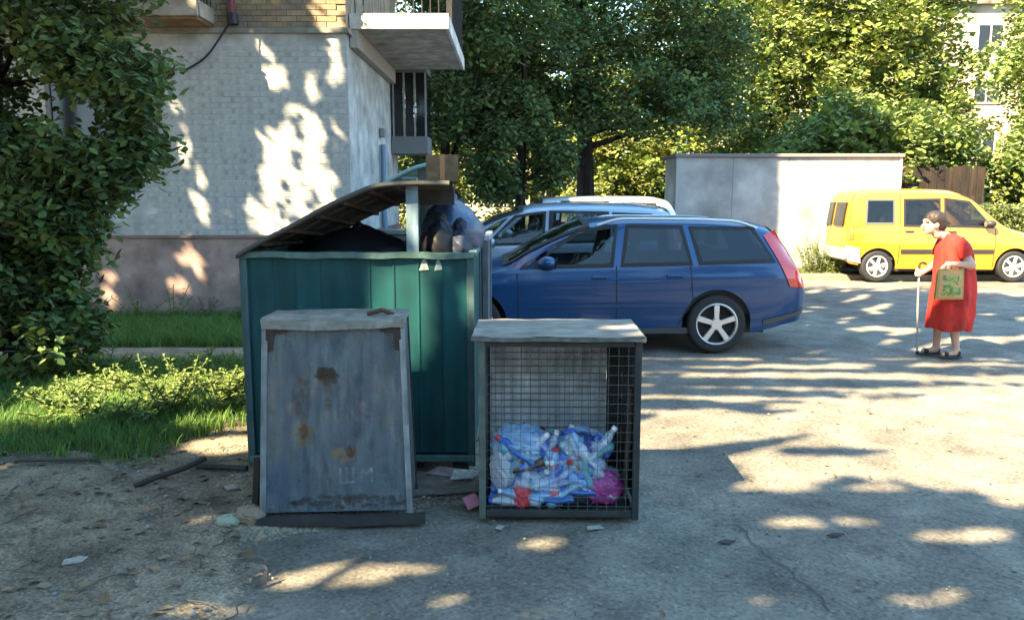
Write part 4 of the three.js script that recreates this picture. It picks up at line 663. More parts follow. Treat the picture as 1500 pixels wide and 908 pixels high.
  for (const s of [-1, 1]) {
    for (const w of o.windows) { const p = mesh('window', patch(w.c, s, 0.007), w.glass || o.glass, t); const A = grow(w.c, 0.018), B = grow(w.c, -0.02); mesh('seal', [0, 1, 2, 3].map(k => { const k2 = (k + 1) % 4; return patch([A[k], A[k2], B[k2], B[k]], s, 0.009, 14, 2); }), w.seal || MAT.rubber, p); }
    for (const d of o.doors || []) { const dr = mesh('door_seam', patch([[d[0][0] - 0.006, d[0][1]], [d[0][0] + 0.006, d[0][1]], [d[1][0] + 0.006, d[1][1]], [d[1][0] - 0.006, d[1][1]]], s, 0.0022, 1, 12), MAT.rubber, t); }
    for (const h of o.handles || []) { const z = zSide(h[0], h[1]); mesh('door_handle', box(0.17, 0.026, 0.03, h[0] - L / 2, h[1], s * (z + 0.014), 0.01), o.handleMat || o.paint, t); }
    for (const p of o.trims || []) mesh(p.name, patch(p.c, s, p.off ?? 0.01, p.nu || 14, p.nv || 4), p.mat, t);
    if (o.mirror) { const [mx, my] = o.mirror, m = mesh('wing_mirror', (() => { const q = new THREE.SphereGeometry(1, 14, 10); q.scale(0.1, 0.07, 0.085); q.translate(mx - L / 2, my, s * (zSide(mx, my) + 0.1)); return q; })(), o.mirrorMat || o.paint, t); mesh('mirror_arm', rod([mx - L / 2 + 0.02, my - 0.04, s * (zSide(mx, my) - 0.02)], [mx - L / 2, my - 0.02, s * (zSide(mx, my) + 0.08)], 0.022), MAT.blackPlastic, m); mesh('mirror_glass', (() => { const q = new THREE.CircleGeometry(0.06, 14); q.rotateY(-Math.PI / 2); q.translate(mx - L / 2 - 0.1, my, s * (zSide(mx, my) + 0.1)); return q; })(), MAT.steel, m); }
    if (o.rail) { const [a, b] = o.rail, pts = lin(a, b, 8).map((x, i) => [x - L / 2, topY(x, wR(x) * 0.93) + (i === 0 || i === 8 ? 0.0 : 0.045), s * wR(x) * 0.93]); mesh('roof_rail', tube(pts, 0.017, 24, 7), o.railMat, t); }
    for (const xw of o.wheels) {
      const wz = s * (wB(xw) - 0.115), w = new THREE.Group(); w.name = 'wheel'; w.position.set(xw - L / 2, rw, wz); t.add(w);
      const R0 = rw, Ri = rw * o.rimK, tp = [[Ri, -0.1], [R0 - 0.03, -0.105], [R0 - 0.006, -0.09], [R0, -0.06], [R0, 0.06], [R0 - 0.006, 0.09], [R0 - 0.03, 0.105], [Ri, 0.1]].map(p => new THREE.Vector2(...p));
      const ty = new THREE.LatheGeometry(tp, 40); ty.rotateX(Math.PI / 2); mesh('tyre', ty, MAT.rubber, w);
      const rim = [], ringG = new THREE.LatheGeometry([[Ri - 0.022, 0.06], [Ri - 0.018, 0.1], [Ri + 0.004, 0.104], [Ri + 0.002, -0.09], [Ri - 0.02, -0.09]].map(p => new THREE.Vector2(...p)), 40); ringG.rotateX(Math.PI / 2); rim.push(ringG);
      for (let k = 0; k < o.spokes; k++) { const a = k / o.spokes * 6.2832 + (o.spin ?? 0.3), sh = new THREE.Shape(); const b0 = o.spokeW * 0.62, b1 = o.spokeW; sh.moveTo(0.03, -b0); sh.lineTo(Ri - 0.012, -b1 * 0.8); sh.lineTo(Ri - 0.012, b1 * 0.8); sh.lineTo(0.03, b0); const q = new THREE.ExtrudeGeometry(sh, { depth: 0.02, bevelEnabled: true, bevelSize: 0.004, bevelThickness: 0.004, bevelSegments: 1 }); q.rotateZ(a); q.translate(0, 0, 0.072); rim.push(q); }
      const hub = new THREE.CylinderGeometry(0.058, 0.065, 0.04, 20); hub.rotateX(Math.PI / 2); hub.translate(0, 0, 0.085); rim.push(hub);
      const rm = mesh('rim', rim, o.rimMat, w); if (s < 0) rm.rotation.y = Math.PI;
      const disc = new THREE.CylinderGeometry(Ri * 0.96, Ri * 0.96, 0.02, 28); disc.rotateX(Math.PI / 2); mesh('brake_disc', disc, o.discMat || MAT.darkIron, w);
    }
  }
  for (const a of o.across || []) { const m = mesh(a.name, across(...a.p), a.mat, t), [x0, x1, k0, k1, off] = a.p, e = 0.035; mesh('seal', [across(x0 - e, x0 + e, k0 + 0.03, k0 + 0.03, off + 0.003, 3), across(x1 - e, x1 + e, k1 + 0.03, k1 + 0.03, off + 0.003, 3), ...[-1, 1].map(q => grid(12, 2, (u, v) => { const x = lerp(x0, x1, u), z = q * (lerp(k0, k1, u) + lerp(-0.05, 0.04, v)) * wR(x); return [x - L / 2, topY(x, z) + off + 0.003, z]; }))], MAT.rubber, m); }
  // interior: lining, seats, dashboard, steering wheel
  const fl = 0.44, wi = wB(L * 0.45) - 0.12, trim = std(C(0.05, 0.05, 0.055), 0.9), [s1, s2] = o.seats;
  mesh('cabin_lining', [span(-L / 2 + 0.35, o.dash - L / 2, fl - 0.02, fl, -wi, wi), ...[-1, 1].map(q => span(-L / 2 + 0.35, o.dash - L / 2, fl, belt(L * 0.45) - 0.06, q * wi, q * (wi + 0.015)))], trim, t);
  mesh('dashboard', box(0.4, 0.3, 2 * wi - 0.05, o.dash - L / 2 + 0.05, belt(o.dash) - 0.32, 0, 0.06), trim, t);
  for (const [sx, zs] of [[s1, [-0.37, 0.37]], [s2, [-0.4, 0.4]]]) for (const z of zs) { const st = mesh('seat', [box(0.46, 0.16, 0.46, sx - L / 2 + 0.2, fl, z, 0.05), (() => { const q = box(0.13, 0.6, 0.46, 0, 0, 0, 0.05); q.rotateZ(0.2); q.translate(sx - L / 2, fl + 0.1, z); return q; })()], trim, t); mesh('headrest', box(0.09, 0.16, 0.26, sx - L / 2 - 0.15, fl + 0.7, z, 0.035), trim, st); }
  const sw = new THREE.TorusGeometry(0.18, 0.014, 8, 28); sw.rotateY(Math.PI / 2); sw.rotateZ(0.4); sw.translate(s1 - L / 2 + 0.55, belt(o.dash) - 0.02, -0.37); mesh('steering_wheel', sw, MAT.blackPlastic, t);
  return { t, zSide, topY, L, wR, wB, patch };
}
const carPaint = (r, g, b, ro = 0.25, cc = 0.8) => phys(C(r, g, b), ro, { clearcoat: cc, clearcoatRoughness: 0.06, metalness: 0.2 });
const alloy = std(C(0.62, 0.63, 0.65), 0.35, { metalness: 0.7 });
const pane = (r, g, b) => phys(C(r, g, b), 0.02, { transmission: 1, thickness: 0, ior: 1.5 });
const tintGlass = pane(0.5, 0.56, 0.58), screenGlass = pane(0.7, 0.76, 0.76), redLamp = phys(C(0.58, 0.014, 0.014), 0.2, { clearcoat: 1 }), amberLamp = phys(C(0.5, 0.12, 0.02), 0.2, { clearcoat: 1 }), clearLamp = phys(C(0.7, 0.72, 0.72), 0.1, { clearcoat: 1 });
{ // blue estate car; its front points left
  const blue = carPaint(0.001, 0.044, 0.14, 0.32, 0.4), greyTrim = std(C(0.05, 0.055, 0.06), 0.55);
  const rearGlass = pane(0.18, 0.24, 0.3);
  const v = vehicle({
    name: 'estate_car', label: 'blue estate car parked behind the bins, front to the left', category: 'car', x: 0.96, z: -9.38, turn: Math.PI + 0.015, L: 4.52, paint: blue, glass: tintGlass,
    top: [[0, 0.72], [0.03, 0.8], [0.1, 0.97], [0.2, 1.13], [0.34, 1.31], [0.44, 1.375], [0.7, 1.42], [1.3, 1.455], [1.9, 1.458], [2.3, 1.43], [2.62, 1.34], [3.0, 1.16], [3.32, 0.98], [3.5, 0.945], [4.0, 0.86], [4.3, 0.76], [4.46, 0.63], [4.52, 0.52]],
    bot: [[0, 0.4], [0.06, 0.34], [0.3, 0.3], [0.6, 0.22], [3.9, 0.2], [4.3, 0.22], [4.52, 0.3]], belt: [[0, 0.7], [0.2, 0.93], [0.6, 0.965], [2, 0.93], [3.2, 0.9], [4.52, 0.6]],
    wB: [[0, 0.62], [0.06, 0.72], [0.16, 0.8], [0.4, 0.86], [0.9, 0.885], [2.6, 0.885], [3.8, 0.87], [4.2, 0.8], [4.42, 0.66], [4.52, 0.5]], wR: [[0, 0.5], [0.1, 0.6], [0.4, 0.62], [1.4, 0.64], [2.3, 0.62], [3.0, 0.68], [3.4, 0.75], [4.2, 0.64], [4.52, 0.45]],
    wheels: [1.03, 3.66], ra: 0.375, rw: 0.318, rimK: 0.71, spokes: 5, spokeW: 0.034, spin: 0.32, rimMat: alloy, crease: 0.8, seats: [2.0, 1.15], dash: 3.0,
    windows: [
      { c: [[0.42, 1.0], [1.22, 0.975], [1.3, 1.345], [0.62, 1.335]], glass: rearGlass },
      { c: [[1.32, 0.972], [2.06, 0.955], [1.98, 1.36], [1.4, 1.352]], glass: rearGlass },
      { c: [[2.17, 0.952], [3.02, 0.935], [2.5, 1.312], [2.1, 1.358]] }, { c: [[3.06, 0.935], [3.14, 0.932], [2.75, 1.17], [2.66, 1.19]] }],
    doors: [[[1.3, 0.62], [1.33, 0.965]], [[1.28, 0.62], [1.45, 0.3]], [[2.11, 0.28], [2.12, 0.95]], [[3.16, 0.28], [3.18, 0.92]]], handles: [[1.5, 0.83], [2.3, 0.815]],
    mirror: [2.86, 0.985], rail: [0.55, 2.3], railMat: std(C(0.55, 0.58, 0.6), 0.35, { metalness: 0.6 }),
    trims: [{ name: 'tail_lamp', c: [[0.02, 0.7], [0.24, 0.72], [0.5, 1.26], [0.37, 1.32]], mat: redLamp, off: 0.012, nv: 14 }, { name: 'rear_bumper', c: [[0.02, 0.41], [0.52, 0.31], [0.52, 0.36], [0.01, 0.47]], mat: greyTrim, off: 0.012 }, { name: 'side_moulding', c: [[1.35, 0.5], [3.05, 0.49], [3.05, 0.535], [1.35, 0.545]], mat: blue, off: 0.014 }, { name: 'sill_trim', c: [[1.32, 0.215], [3.17, 0.205], [3.17, 0.27], [1.32, 0.28]], mat: greyTrim, off: 0.008 }, { name: 'headlamp', c: [[4.1, 0.62], [4.45, 0.6], [4.4, 0.68], [4.05, 0.75]], mat: clearLamp, off: 0.01 }],
    across: [{ name: 'windscreen', p: [2.42, 3.3, 0.93, 0.92, 0.012], mat: screenGlass }, { name: 'rear_window', p: [0.12, 0.34, 0.8, 0.85, 0.014], mat: tintGlass }],
  });
  mesh('tow_hitch', [rod([-2.26 + 0.1, 0.36, 0], [-2.36, 0.36, 0], 0.022), rod([-2.36, 0.35, 0], [-2.37, 0.44, 0], 0.018), (() => { const s = new THREE.SphereGeometry(0.03, 12, 8); s.translate(-2.37, 0.455, 0); return s; })()], MAT.darkIron, v.t);
  mesh('rear_reflector', box(0.02, 0.05, 0.14, -2.262, 0.45, -0.5, 0.005), redLamp, v.t);
}
{ // silver people carrier behind it
  const silver = carPaint(0.26, 0.33, 0.42, 0.3);
  vehicle({
    name: 'minivan', label: 'silver blue minivan parked behind the blue estate car', category: 'minivan', x: 0.35, z: -12.3, turn: Math.PI, L: 4.25, paint: silver, glass: pane(0.6, 0.66, 0.68),
    top: [[0, 0.8], [0.03, 0.95], [0.1, 1.25], [0.22, 1.5], [0.36, 1.53], [0.8, 1.575], [1.6, 1.585], [2.1, 1.565], [2.45, 1.49], [2.9, 1.31], [3.3, 1.08], [3.5, 1.02], [3.9, 0.9], [4.15, 0.76], [4.25, 0.6]],
    bot: [[0, 0.4], [0.3, 0.3], [0.6, 0.22], [3.7, 0.2], [4.25, 0.3]], belt: [[0, 0.8], [0.3, 1.02], [2, 0.99], [3.2, 0.95], [4.25, 0.65]],
    wB: [[0, 0.66], [0.06, 0.76], [0.2, 0.84], [0.8, 0.88], [3.4, 0.87], [3.9, 0.8], [4.15, 0.66], [4.25, 0.5]], wR: [[0, 0.56], [0.1, 0.62], [0.4, 0.66], [2, 0.66], [3.2, 0.74], [4.0, 0.62], [4.25, 0.45]],
    wheels: [0.78, 3.4], ra: 0.37, rw: 0.315, rimK: 0.68, spokes: 7, spokeW: 0.02, rimMat: alloy, seats: [1.9, 0.95], dash: 2.95,
    windows: [{ c: [[0.35, 1.08], [1.0, 1.05], [1.02, 1.43], [0.48, 1.41]] }, { c: [[1.08, 1.045], [1.95, 1.02], [1.92, 1.455], [1.1, 1.44]] }, { c: [[2.03, 1.015], [2.85, 0.99], [2.42, 1.39], [2.0, 1.45]] }, { c: [[2.93, 0.99], [3.2, 0.97], [2.72, 1.28], [2.54, 1.36]] }],
    doors: [[[1.04, 0.5], [1.05, 1.04]], [[1.99, 0.28], [1.99, 1.02]], [[3.0, 0.28], [3.02, 0.96]]], handles: [[1.25, 0.88], [2.15, 0.86]], mirror: [2.8, 1.03],
    trims: [{ name: 'tail_lamp', c: [[0.03, 0.85], [0.2, 0.85], [0.3, 1.2], [0.16, 1.22]], mat: redLamp, off: 0.012 }, { name: 'rear_bumper', c: [[0.02, 0.42], [0.42, 0.33], [0.42, 0.5], [0.01, 0.58]], mat: MAT.blackPlastic, off: 0.012 }, { name: 'headlamp', c: [[3.75, 0.72], [4.15, 0.66], [4.12, 0.74], [3.7, 0.86]], mat: clearLamp, off: 0.01 }],
    across: [{ name: 'windscreen', p: [2.35, 3.35, 0.93, 0.92, 0.012], mat: screenGlass }, { name: 'rear_window', p: [0.06, 0.24, 0.8, 0.85, 0.014], mat: tintGlass }],
  });
}
{ // white van roof showing left of the garage
  const white = carPaint(0.6, 0.63, 0.66, 0.3);
  vehicle({
    name: 'white_car', label: 'white car of which only the roof shows left of the garage', category: 'car', x: 0.78, z: -14.2, turn: Math.PI, L: 4.2, paint: white, glass: tintGlass,
    top: [[0, 0.85], [0.04, 1.1], [0.15, 1.5], [0.28, 1.62], [0.6, 1.67], [1.8, 1.675], [2.3, 1.64], [2.7, 1.46], [3.2, 1.15], [3.5, 1.06], [4.0, 0.9], [4.2, 0.6]],
    bot: [[0, 0.4], [0.4, 0.26], [3.8, 0.22], [4.2, 0.3]], belt: [[0, 0.85], [0.3, 1.05], [3.2, 0.98], [4.2, 0.65]],
    wB: [[0, 0.66], [0.1, 0.8], [0.6, 0.86], [3.6, 0.85], [4.0, 0.74], [4.2, 0.5]], wR: [[0, 0.58], [0.3, 0.68], [2.2, 0.68], [3.2, 0.72], [4.2, 0.45]],
    wheels: [0.75, 3.35], ra: 0.37, rw: 0.31, rimK: 0.66, spokes: 6, spokeW: 0.024, rimMat: alloy, seats: [1.9, 1.0], dash: 2.9,
    windows: [{ c: [[0.35, 1.12], [1.2, 1.08], [1.2, 1.55], [0.5, 1.55]] }, { c: [[1.28, 1.08], [2.1, 1.06], [2.05, 1.58], [1.28, 1.57]] }, { c: [[2.18, 1.05], [3.05, 1.02], [2.5, 1.48], [2.15, 1.56]] }], doors: [[[1.24, 0.4], [1.24, 1.08]], [[2.14, 0.28], [2.14, 1.06]]], mirror: [2.95, 1.06],
    trims: [{ name: 'tail_lamp', c: [[0.03, 0.9], [0.18, 0.9], [0.22, 1.25], [0.12, 1.28]], mat: redLamp, off: 0.012 }],
    across: [{ name: 'windscreen', p: [2.4, 3.3, 0.93, 0.92, 0.012], mat: screenGlass }],
  });
}
{ // yellow van; its front points right
  const yel = carPaint(0.6, 0.27, 0.02, 0.3), grey = std(C(0.28, 0.26, 0.24), 0.7), black = MAT.blackPlastic, paleBlueGlass = pane(0.3, 0.34, 0.36);
  const v = vehicle({
    name: 'passenger_van', label: 'yellow high roofed van parked in front of the garage', category: 'van', x: 8.55, z: -16.55 + 0.08, turn: -0.02, L: 4.0, paint: yel, glass: pane(0.35, 0.38, 0.38),
    top: [[0, 0.7], [0.02, 1.0], [0.06, 1.4], [0.12, 1.66], [0.22, 1.77], [0.5, 1.81], [1.4, 1.82], [2.0, 1.8], [2.35, 1.7], [2.75, 1.4], [3.1, 1.12], [3.3, 1.05], [3.7, 0.95], [3.92, 0.8], [4.0, 0.6]],
    bot: [[0, 0.42], [0.1, 0.36], [0.4, 0.3], [0.9, 0.26], [3.6, 0.24], [4.0, 0.32]], belt: [[0, 0.7], [0.06, 1.0], [0.4, 1.05], [2, 1.02], [3.0, 1.0], [4.0, 0.68]],
    wB: [[0, 0.74], [0.05, 0.79], [0.2, 0.82], [0.8, 0.83], [3.2, 0.83], [3.7, 0.78], [3.92, 0.66], [4.0, 0.5]], wR: [[0, 0.68], [0.1, 0.7], [0.4, 0.71], [2, 0.7], [3.0, 0.74], [3.7, 0.66], [4.0, 0.45]],
    wheels: [0.62, 3.26], ra: 0.36, rw: 0.305, rimK: 0.68, spokes: 6, spokeW: 0.03, rimMat: std(C(0.6, 0.58, 0.55), 0.5, { metalness: 0.3 }), discMat: std(C(0.2, 0.2, 0.2), 0.6), seats: [1.8, 0.95], dash: 2.75,
    windows: [{ c: [[0.36, 1.14], [0.9, 1.14], [0.9, 1.6], [0.38, 1.6]], glass: paleBlueGlass, seal: std(C(0.1, 0.1, 0.09), 0.5) }, { c: [[1.1, 1.1], [1.78, 1.09], [1.78, 1.61], [1.1, 1.6]] }, { c: [[1.88, 1.09], [2.82, 1.07], [2.34, 1.56], [1.88, 1.62]] }],
    doors: [[[1.02, 0.36], [1.02, 1.7]], [[1.84, 0.28], [1.84, 1.68]], [[2.86, 0.28], [2.86, 1.04]]], handles: [[1.2, 0.98], [2.02, 0.97]], handleMat: black, mirror: [2.72, 1.14], mirrorMat: black,
    trims: [{ name: 'tail_lamp', c: [[0.02, 0.82], [0.13, 0.82], [0.14, 1.4], [0.07, 1.4]], mat: amberLamp, off: 0.014, nv: 12 }, { name: 'rear_bumper', c: [[0.005, 0.42], [0.3, 0.36], [0.26, 0.66], [0.005, 0.72]], mat: grey, off: 0.018 }, { name: 'side_moulding', c: [[1.05, 0.56], [2.84, 0.56], [2.84, 0.64], [1.05, 0.64]], mat: black, off: 0.014 }, { name: 'slide_rail', c: [[0.2, 1.0], [1.0, 0.995], [1.0, 1.03], [0.2, 1.035]], mat: std(C(0.3, 0.2, 0.05), 0.6), off: 0.008 }, { name: 'headlamp', c: [[3.45, 0.74], [3.9, 0.7], [3.86, 0.84], [3.4, 0.93]], mat: clearLamp, off: 0.01 }],
    across: [{ name: 'windscreen', p: [2.24, 3.05, 0.93, 0.92, 0.012], mat: screenGlass }],
  });
  mesh('rear_door_glass', [span(-2.0, -1.97, 1.08, 1.55, 0.06, 0.56, 0.01), span(-2.0, -1.97, 1.08, 1.55, -0.56, -0.06, 0.01)].map(g => { g.applyMatrix4(new THREE.Matrix4().makeShear(0, 0, 0.13, 0, 0, 0)); g.translate(-0.15, 0, 0); return g; }), MAT.darkGlass, v.t);
  mesh('bumper_beam', box(0.14, 0.24, 1.56, -1.99, 0.42, 0, 0.05), grey, v.t);
}

// ================= WOMAN IN RED =================
function surfaceNet(min, max, cell, field) { // one closed surface where field = 0 (negative inside)
  const n = [0, 1, 2].map(k => Math.ceil((max[k] - min[k]) / cell) + 1), [nx, ny, nz] = n, F = new Float32Array(nx * ny * nz);
  for (let k = 0, q = 0; k < nz; k++) for (let j = 0; j < ny; j++) for (let i = 0; i < nx; i++, q++) F[q] = field(min[0] + i * cell, min[1] + j * cell, min[2] + k * cell);
  const id = new Int32Array(nx * ny * nz).fill(-1), pos = [], idx = [], at = (i, j, k) => (k * ny + j) * nx + i;
  const ed = [[0, 1], [2, 3], [4, 5], [6, 7], [0, 2], [1, 3], [4, 6], [5, 7], [0, 4], [1, 5], [2, 6], [3, 7]];
  for (let k = 0; k < nz - 1; k++) for (let j = 0; j < ny - 1; j++) for (let i = 0; i < nx - 1; i++) {
    const v = []; for (let c = 0; c < 8; c++) v.push(F[at(i + (c & 1), j + (c >> 1 & 1), k + (c >> 2))]);
    let x = 0, y = 0, z = 0, m = 0;
    for (const [a, b] of ed) if ((v[a] < 0) !== (v[b] < 0)) { const t = v[a] / (v[a] - v[b]); x += (a & 1) + t * ((b & 1) - (a & 1)); y += (a >> 1 & 1) + t * ((b >> 1 & 1) - (a >> 1 & 1)); z += (a >> 2) + t * ((b >> 2) - (a >> 2)); m++; }
    if (m) { id[at(i, j, k)] = pos.length / 3; pos.push(min[0] + (i + x / m) * cell, min[1] + (j + y / m) * cell, min[2] + (k + z / m) * cell); }
  }
  const quad = (a, b, c, d, f) => { if (a < 0 || b < 0 || c < 0 || d < 0) return; if (f) idx.push(a, b, c, a, c, d); else idx.push(a, c, b, a, d, c); };
  for (let k = 1; k < nz - 1; k++) for (let j = 1; j < ny - 1; j++) for (let i = 1; i < nx - 1; i++) {
    const s = F[at(i, j, k)] < 0;
    if (s !== F[at(i + 1, j, k)] < 0) quad(id[at(i, j - 1, k - 1)], id[at(i, j, k - 1)], id[at(i, j, k)], id[at(i, j - 1, k)], s);
    if (s !== F[at(i, j + 1, k)] < 0) quad(id[at(i - 1, j, k - 1)], id[at(i - 1, j, k)], id[at(i, j, k)], id[at(i, j, k - 1)], s);
    if (s !== F[at(i, j, k + 1)] < 0) quad(id[at(i - 1, j - 1, k)], id[at(i, j - 1, k)], id[at(i, j, k)], id[at(i - 1, j, k)], s);
  }
  const g = new THREE.BufferGeometry(); g.setAttribute('position', new THREE.Float32BufferAttribute(pos, 3)); g.setIndex(idx); g.computeVertexNormals(); return g;
}
const cap = (a, b, ra, rb) => (x, y, z) => { const bx = b[0] - a[0], by = b[1] - a[1], bz = b[2] - a[2], px = x - a[0], py = y - a[1], pz = z - a[2]; const t = clamp((px * bx + py * by + pz * bz) / (bx * bx + by * by + bz * bz + 1e-9)); return Math.hypot(px - bx * t, py - by * t, pz - bz * t) - lerp(ra, rb, t); };
const ell = (c, r) => (x, y, z) => { const q = Math.hypot((x - c[0]) / r[0], (y - c[1]) / r[1], (z - c[2]) / r[2]); return (q - 1) * Math.min(...r); };
const blend = (list, k) => (x, y, z) => { let d = 9; for (const f of list) { const e = f(x, y, z), h = clamp(0.5 + 0.5 * (d - e) / k); d = lerp(d, e, h) - k * h * (1 - h); } return d; };
{
  // she faces left (-x), stooped over a walking stick
  const t = thing('person', 'stooped person in a red dress walking left with a stick and a bag', 'person', [4.62, 0, -8.4]);
  const HX = -0.235, HY = 1.40; // head
  const nearSh = [-0.03, 1.2, 0.17], nearEl = [0.05, 0.99, 0.25], nearWr = [-0.17, 1.0, 0.265], farSh = [-0.03, 1.2, -0.17], farEl = [-0.06, 0.97, -0.2], farWr = [-0.25, 0.885, -0.1];
  const body = blend([
    ell([0.03, 0.8, 0], [0.15, 0.16, 0.17]), ell([0.02, 0.98, 0], [0.15, 0.16, 0.17]), ell([-0.01, 1.14, 0], [0.12, 0.14, 0.16]), cap([-0.03, 1.19, -0.13], [-0.03, 1.19, 0.13], 0.05, 0.05),
    cap([-0.06, 1.24, 0], [HX + 0.05, HY - 0.08, 0], 0.055, 0.05),
    cap([0.03, 0.78, 0.08], [0.0, 0.44, 0.085], 0.09, 0.06), cap([0.0, 0.44, 0.085], [0.06, 0.09, 0.085], 0.056, 0.034), cap([0.03, 0.78, -0.08], [-0.05, 0.44, -0.085], 0.09, 0.06), cap([-0.05, 0.44, -0.085], [-0.06, 0.09, -0.085], 0.056, 0.034),
    cap([0.075, 0.05, 0.085], [-0.07, 0.035, 0.095], 0.034, 0.026), cap([-0.045, 0.05, -0.085], [-0.19, 0.035, -0.095], 0.034, 0.026),
    cap(nearSh, nearEl, 0.048, 0.04), cap(nearEl, nearWr, 0.04, 0.026), cap(farSh, farEl, 0.048, 0.04), cap(farEl, farWr, 0.04, 0.026)], 0.035);
  const head = blend([
    ell([HX + 0.01, HY + 0.015, 0], [0.09, 0.1, 0.075]), ell([HX - 0.03, HY - 0.04, 0], [0.055, 0.062, 0.055]), cap([HX - 0.06, HY - 0.085, 0], [HX - 0.02, HY - 0.075, 0], 0.025, 0.035),
    cap([HX - 0.085, HY + 0.01, 0], [HX - 0.112, HY - 0.032, 0], 0.009, 0.014), cap([HX - 0.083, HY - 0.06, -0.018], [HX - 0.083, HY - 0.06, 0.018], 0.009, 0.009), ell([HX + 0.005, HY - 0.015, 0.075], [0.018, 0.03, 0.012]), ell([HX + 0.005, HY - 0.015, -0.075], [0.018, 0.03, 0.012]), cap([HX + 0.03, HY - 0.07, 0], [HX + 0.055, HY - 0.11, 0], 0.05, 0.05),
    cap([HX - 0.078, HY + 0.03, -0.045], [HX - 0.085, HY + 0.032, 0.0], 0.012, 0.014), cap([HX - 0.078, HY + 0.03, 0.045], [HX - 0.085, HY + 0.032, 0.0], 0.012, 0.014)], 0.018);
  const hand = (w, grip, up) => { // fist round a vertical or horizontal grip
    const l = [ell([w[0] + grip[0] * 0.5, w[1] + grip[1] * 0.5, w[2] + grip[2] * 0.5], [0.034, 0.034, 0.026])];
    for (let i = 0; i < 4; i++) { const o = (i - 1.5) * 0.019, len = [0.9, 1, 0.96, 0.78][i]; const a = up ? [w[0] + grip[0], w[1] + grip[1] + o, w[2] + grip[2] + 0.012] : [w[0] + grip[0] + o, w[1] + grip[1], w[2] + grip[2] + 0.01]; const b = up ? [a[0] - 0.032 * len, a[1], a[2] + 0.006] : [a[0], a[1] - 0.034 * len, a[2] + 0.006], c = up ? [b[0] - 0.006, b[1], b[2] - 0.034 * len] : [b[0], b[1] - 0.006, b[2] - 0.034 * len], d = up ? [c[0] + 0.022, c[1], c[2] - 0.006] : [c[0], c[1] + 0.02, c[2] - 0.006]; l.push(cap(a, b, 0.0095, 0.009), cap(b, c, 0.009, 0.0085), cap(c, d, 0.0085, 0.008)); }
    const th = up ? [[w[0] + grip[0] * 0.4, w[1] + grip[1] + 0.025, w[2] + grip[2] - 0.005], [w[0] + grip[0] - 0.02, w[1] + grip[1] + 0.042, w[2] - 0.01], [w[0] + grip[0] - 0.042, w[1] + grip[1] + 0.034, w[2] + 0.005]] : [[w[0] + grip[0] + 0.02, w[1] + grip[1] * 0.4, w[2] - 0.01], [w[0] + grip[0] + 0.01, w[1] + grip[1] - 0.03, w[2] - 0.022], [w[0] + grip[0] - 0.015, w[1] + grip[1] - 0.038, w[2] - 0.018]];
    l.push(cap(th[0], th[1], 0.012, 0.0105), cap(th[1], th[2], 0.0105, 0.009), cap(w, [w[0] + grip[0] * 0.4, w[1] + grip[1] * 0.4, w[2] + grip[2] * 0.4], 0.026, 0.028));
    return blend(l, 0.008);
  };
  const gN = [-0.045, -0.012, 0.0], gF = [-0.035, -0.008, 0.0];
  const hN = hand(nearWr, gN, false), hF = hand(farWr, gF, true);
  const gs = [surfaceNet([-0.36, 0, -0.32], [0.28, 1.34, 0.36], 0.012, body), surfaceNet([HX - 0.15, HY - 0.16, -0.11], [HX + 0.14, HY + 0.14, 0.11], 0.0065, head),
    surfaceNet([nearWr[0] - 0.13, nearWr[1] - 0.1, nearWr[2] - 0.08], [nearWr[0] + 0.06, nearWr[1] + 0.07, nearWr[2] + 0.08], 0.0045, hN), surfaceNet([farWr[0] - 0.13, farWr[1] - 0.09, farWr[2] - 0.09], [farWr[0] + 0.06, farWr[1] + 0.09, farWr[2] + 0.09], 0.0045, hF)];
  for (const g of gs) { const p = g.attributes.position, c = new Float32Array(p.count * 3); for (let i = 0; i < p.count; i++) { const x = p.getX(i), y = p.getY(i), z = Math.abs(p.getZ(i)); let k = [1, 1, 1]; if (x < HX - 0.05 && y > HY - 0.11) { if (Math.hypot((y - HY - 0.012) / 0.009, (z - 0.032) / 0.016) < 1) k = [0.3, 0.26, 0.25]; else if (Math.abs(y - HY + 0.06) < 0.009 && z < 0.026) k = [0.75, 0.42, 0.42]; else if (Math.abs(y - HY - 0.036) < 0.006 && z > 0.012 && z < 0.05) k = [0.3, 0.25, 0.22]; } c.set(k, i * 3); } g.setAttribute('color', new THREE.BufferAttribute(c, 3)); }
  const bm = new THREE.Mesh(mergeGeometries(gs), MAT.skin); bm.name = 'body'; bm.castShadow = bm.receiveShadow = true; t.add(bm);
  const red = std(C(0.62, 0.028, 0.018), 0.85, { map: rep(texGrime, 1) });
  const cx = pws([[0.3, 0.0], [0.5, 0.025], [0.7, 0.035], [0.9, 0.025], [1.05, 0.01], [1.15, -0.005], [1.24, -0.03], [1.3, -0.065]]), rx = pws([[0.3, 0.2], [0.5, 0.21], [0.7, 0.205], [0.82, 0.195], [0.95, 0.19], [1.08, 0.175], [1.18, 0.15], [1.25, 0.105], [1.3, 0.062]]), rz = pws([[0.3, 0.25], [0.5, 0.245], [0.75, 0.235], [0.95, 0.21], [1.08, 0.2], [1.18, 0.205], [1.25, 0.165], [1.3, 0.062]]);
  const dressF = (d) => (u, v) => { const y = lerp(0.3, 1.3, v), a = u * 6.28318, fold = (1 + 0.06 * (1.1 - v) * Math.sin(a * 9 + 2 * noise(v * 3, 1)) + 0.04 * noise(Math.cos(a) * 3, y * 4, Math.sin(a) * 3) + 0.035 * noise(Math.cos(a) * 7, y * 9 + Math.cos(a) * 6, Math.sin(a) * 7)); return [cx(y) + (rx(y) - d) * fold * Math.cos(a), y + (v === 0 ? 0.01 * Math.sin(a * 5) : 0), (rz(y) - d) * fold * Math.sin(a), u * 2, y]; };
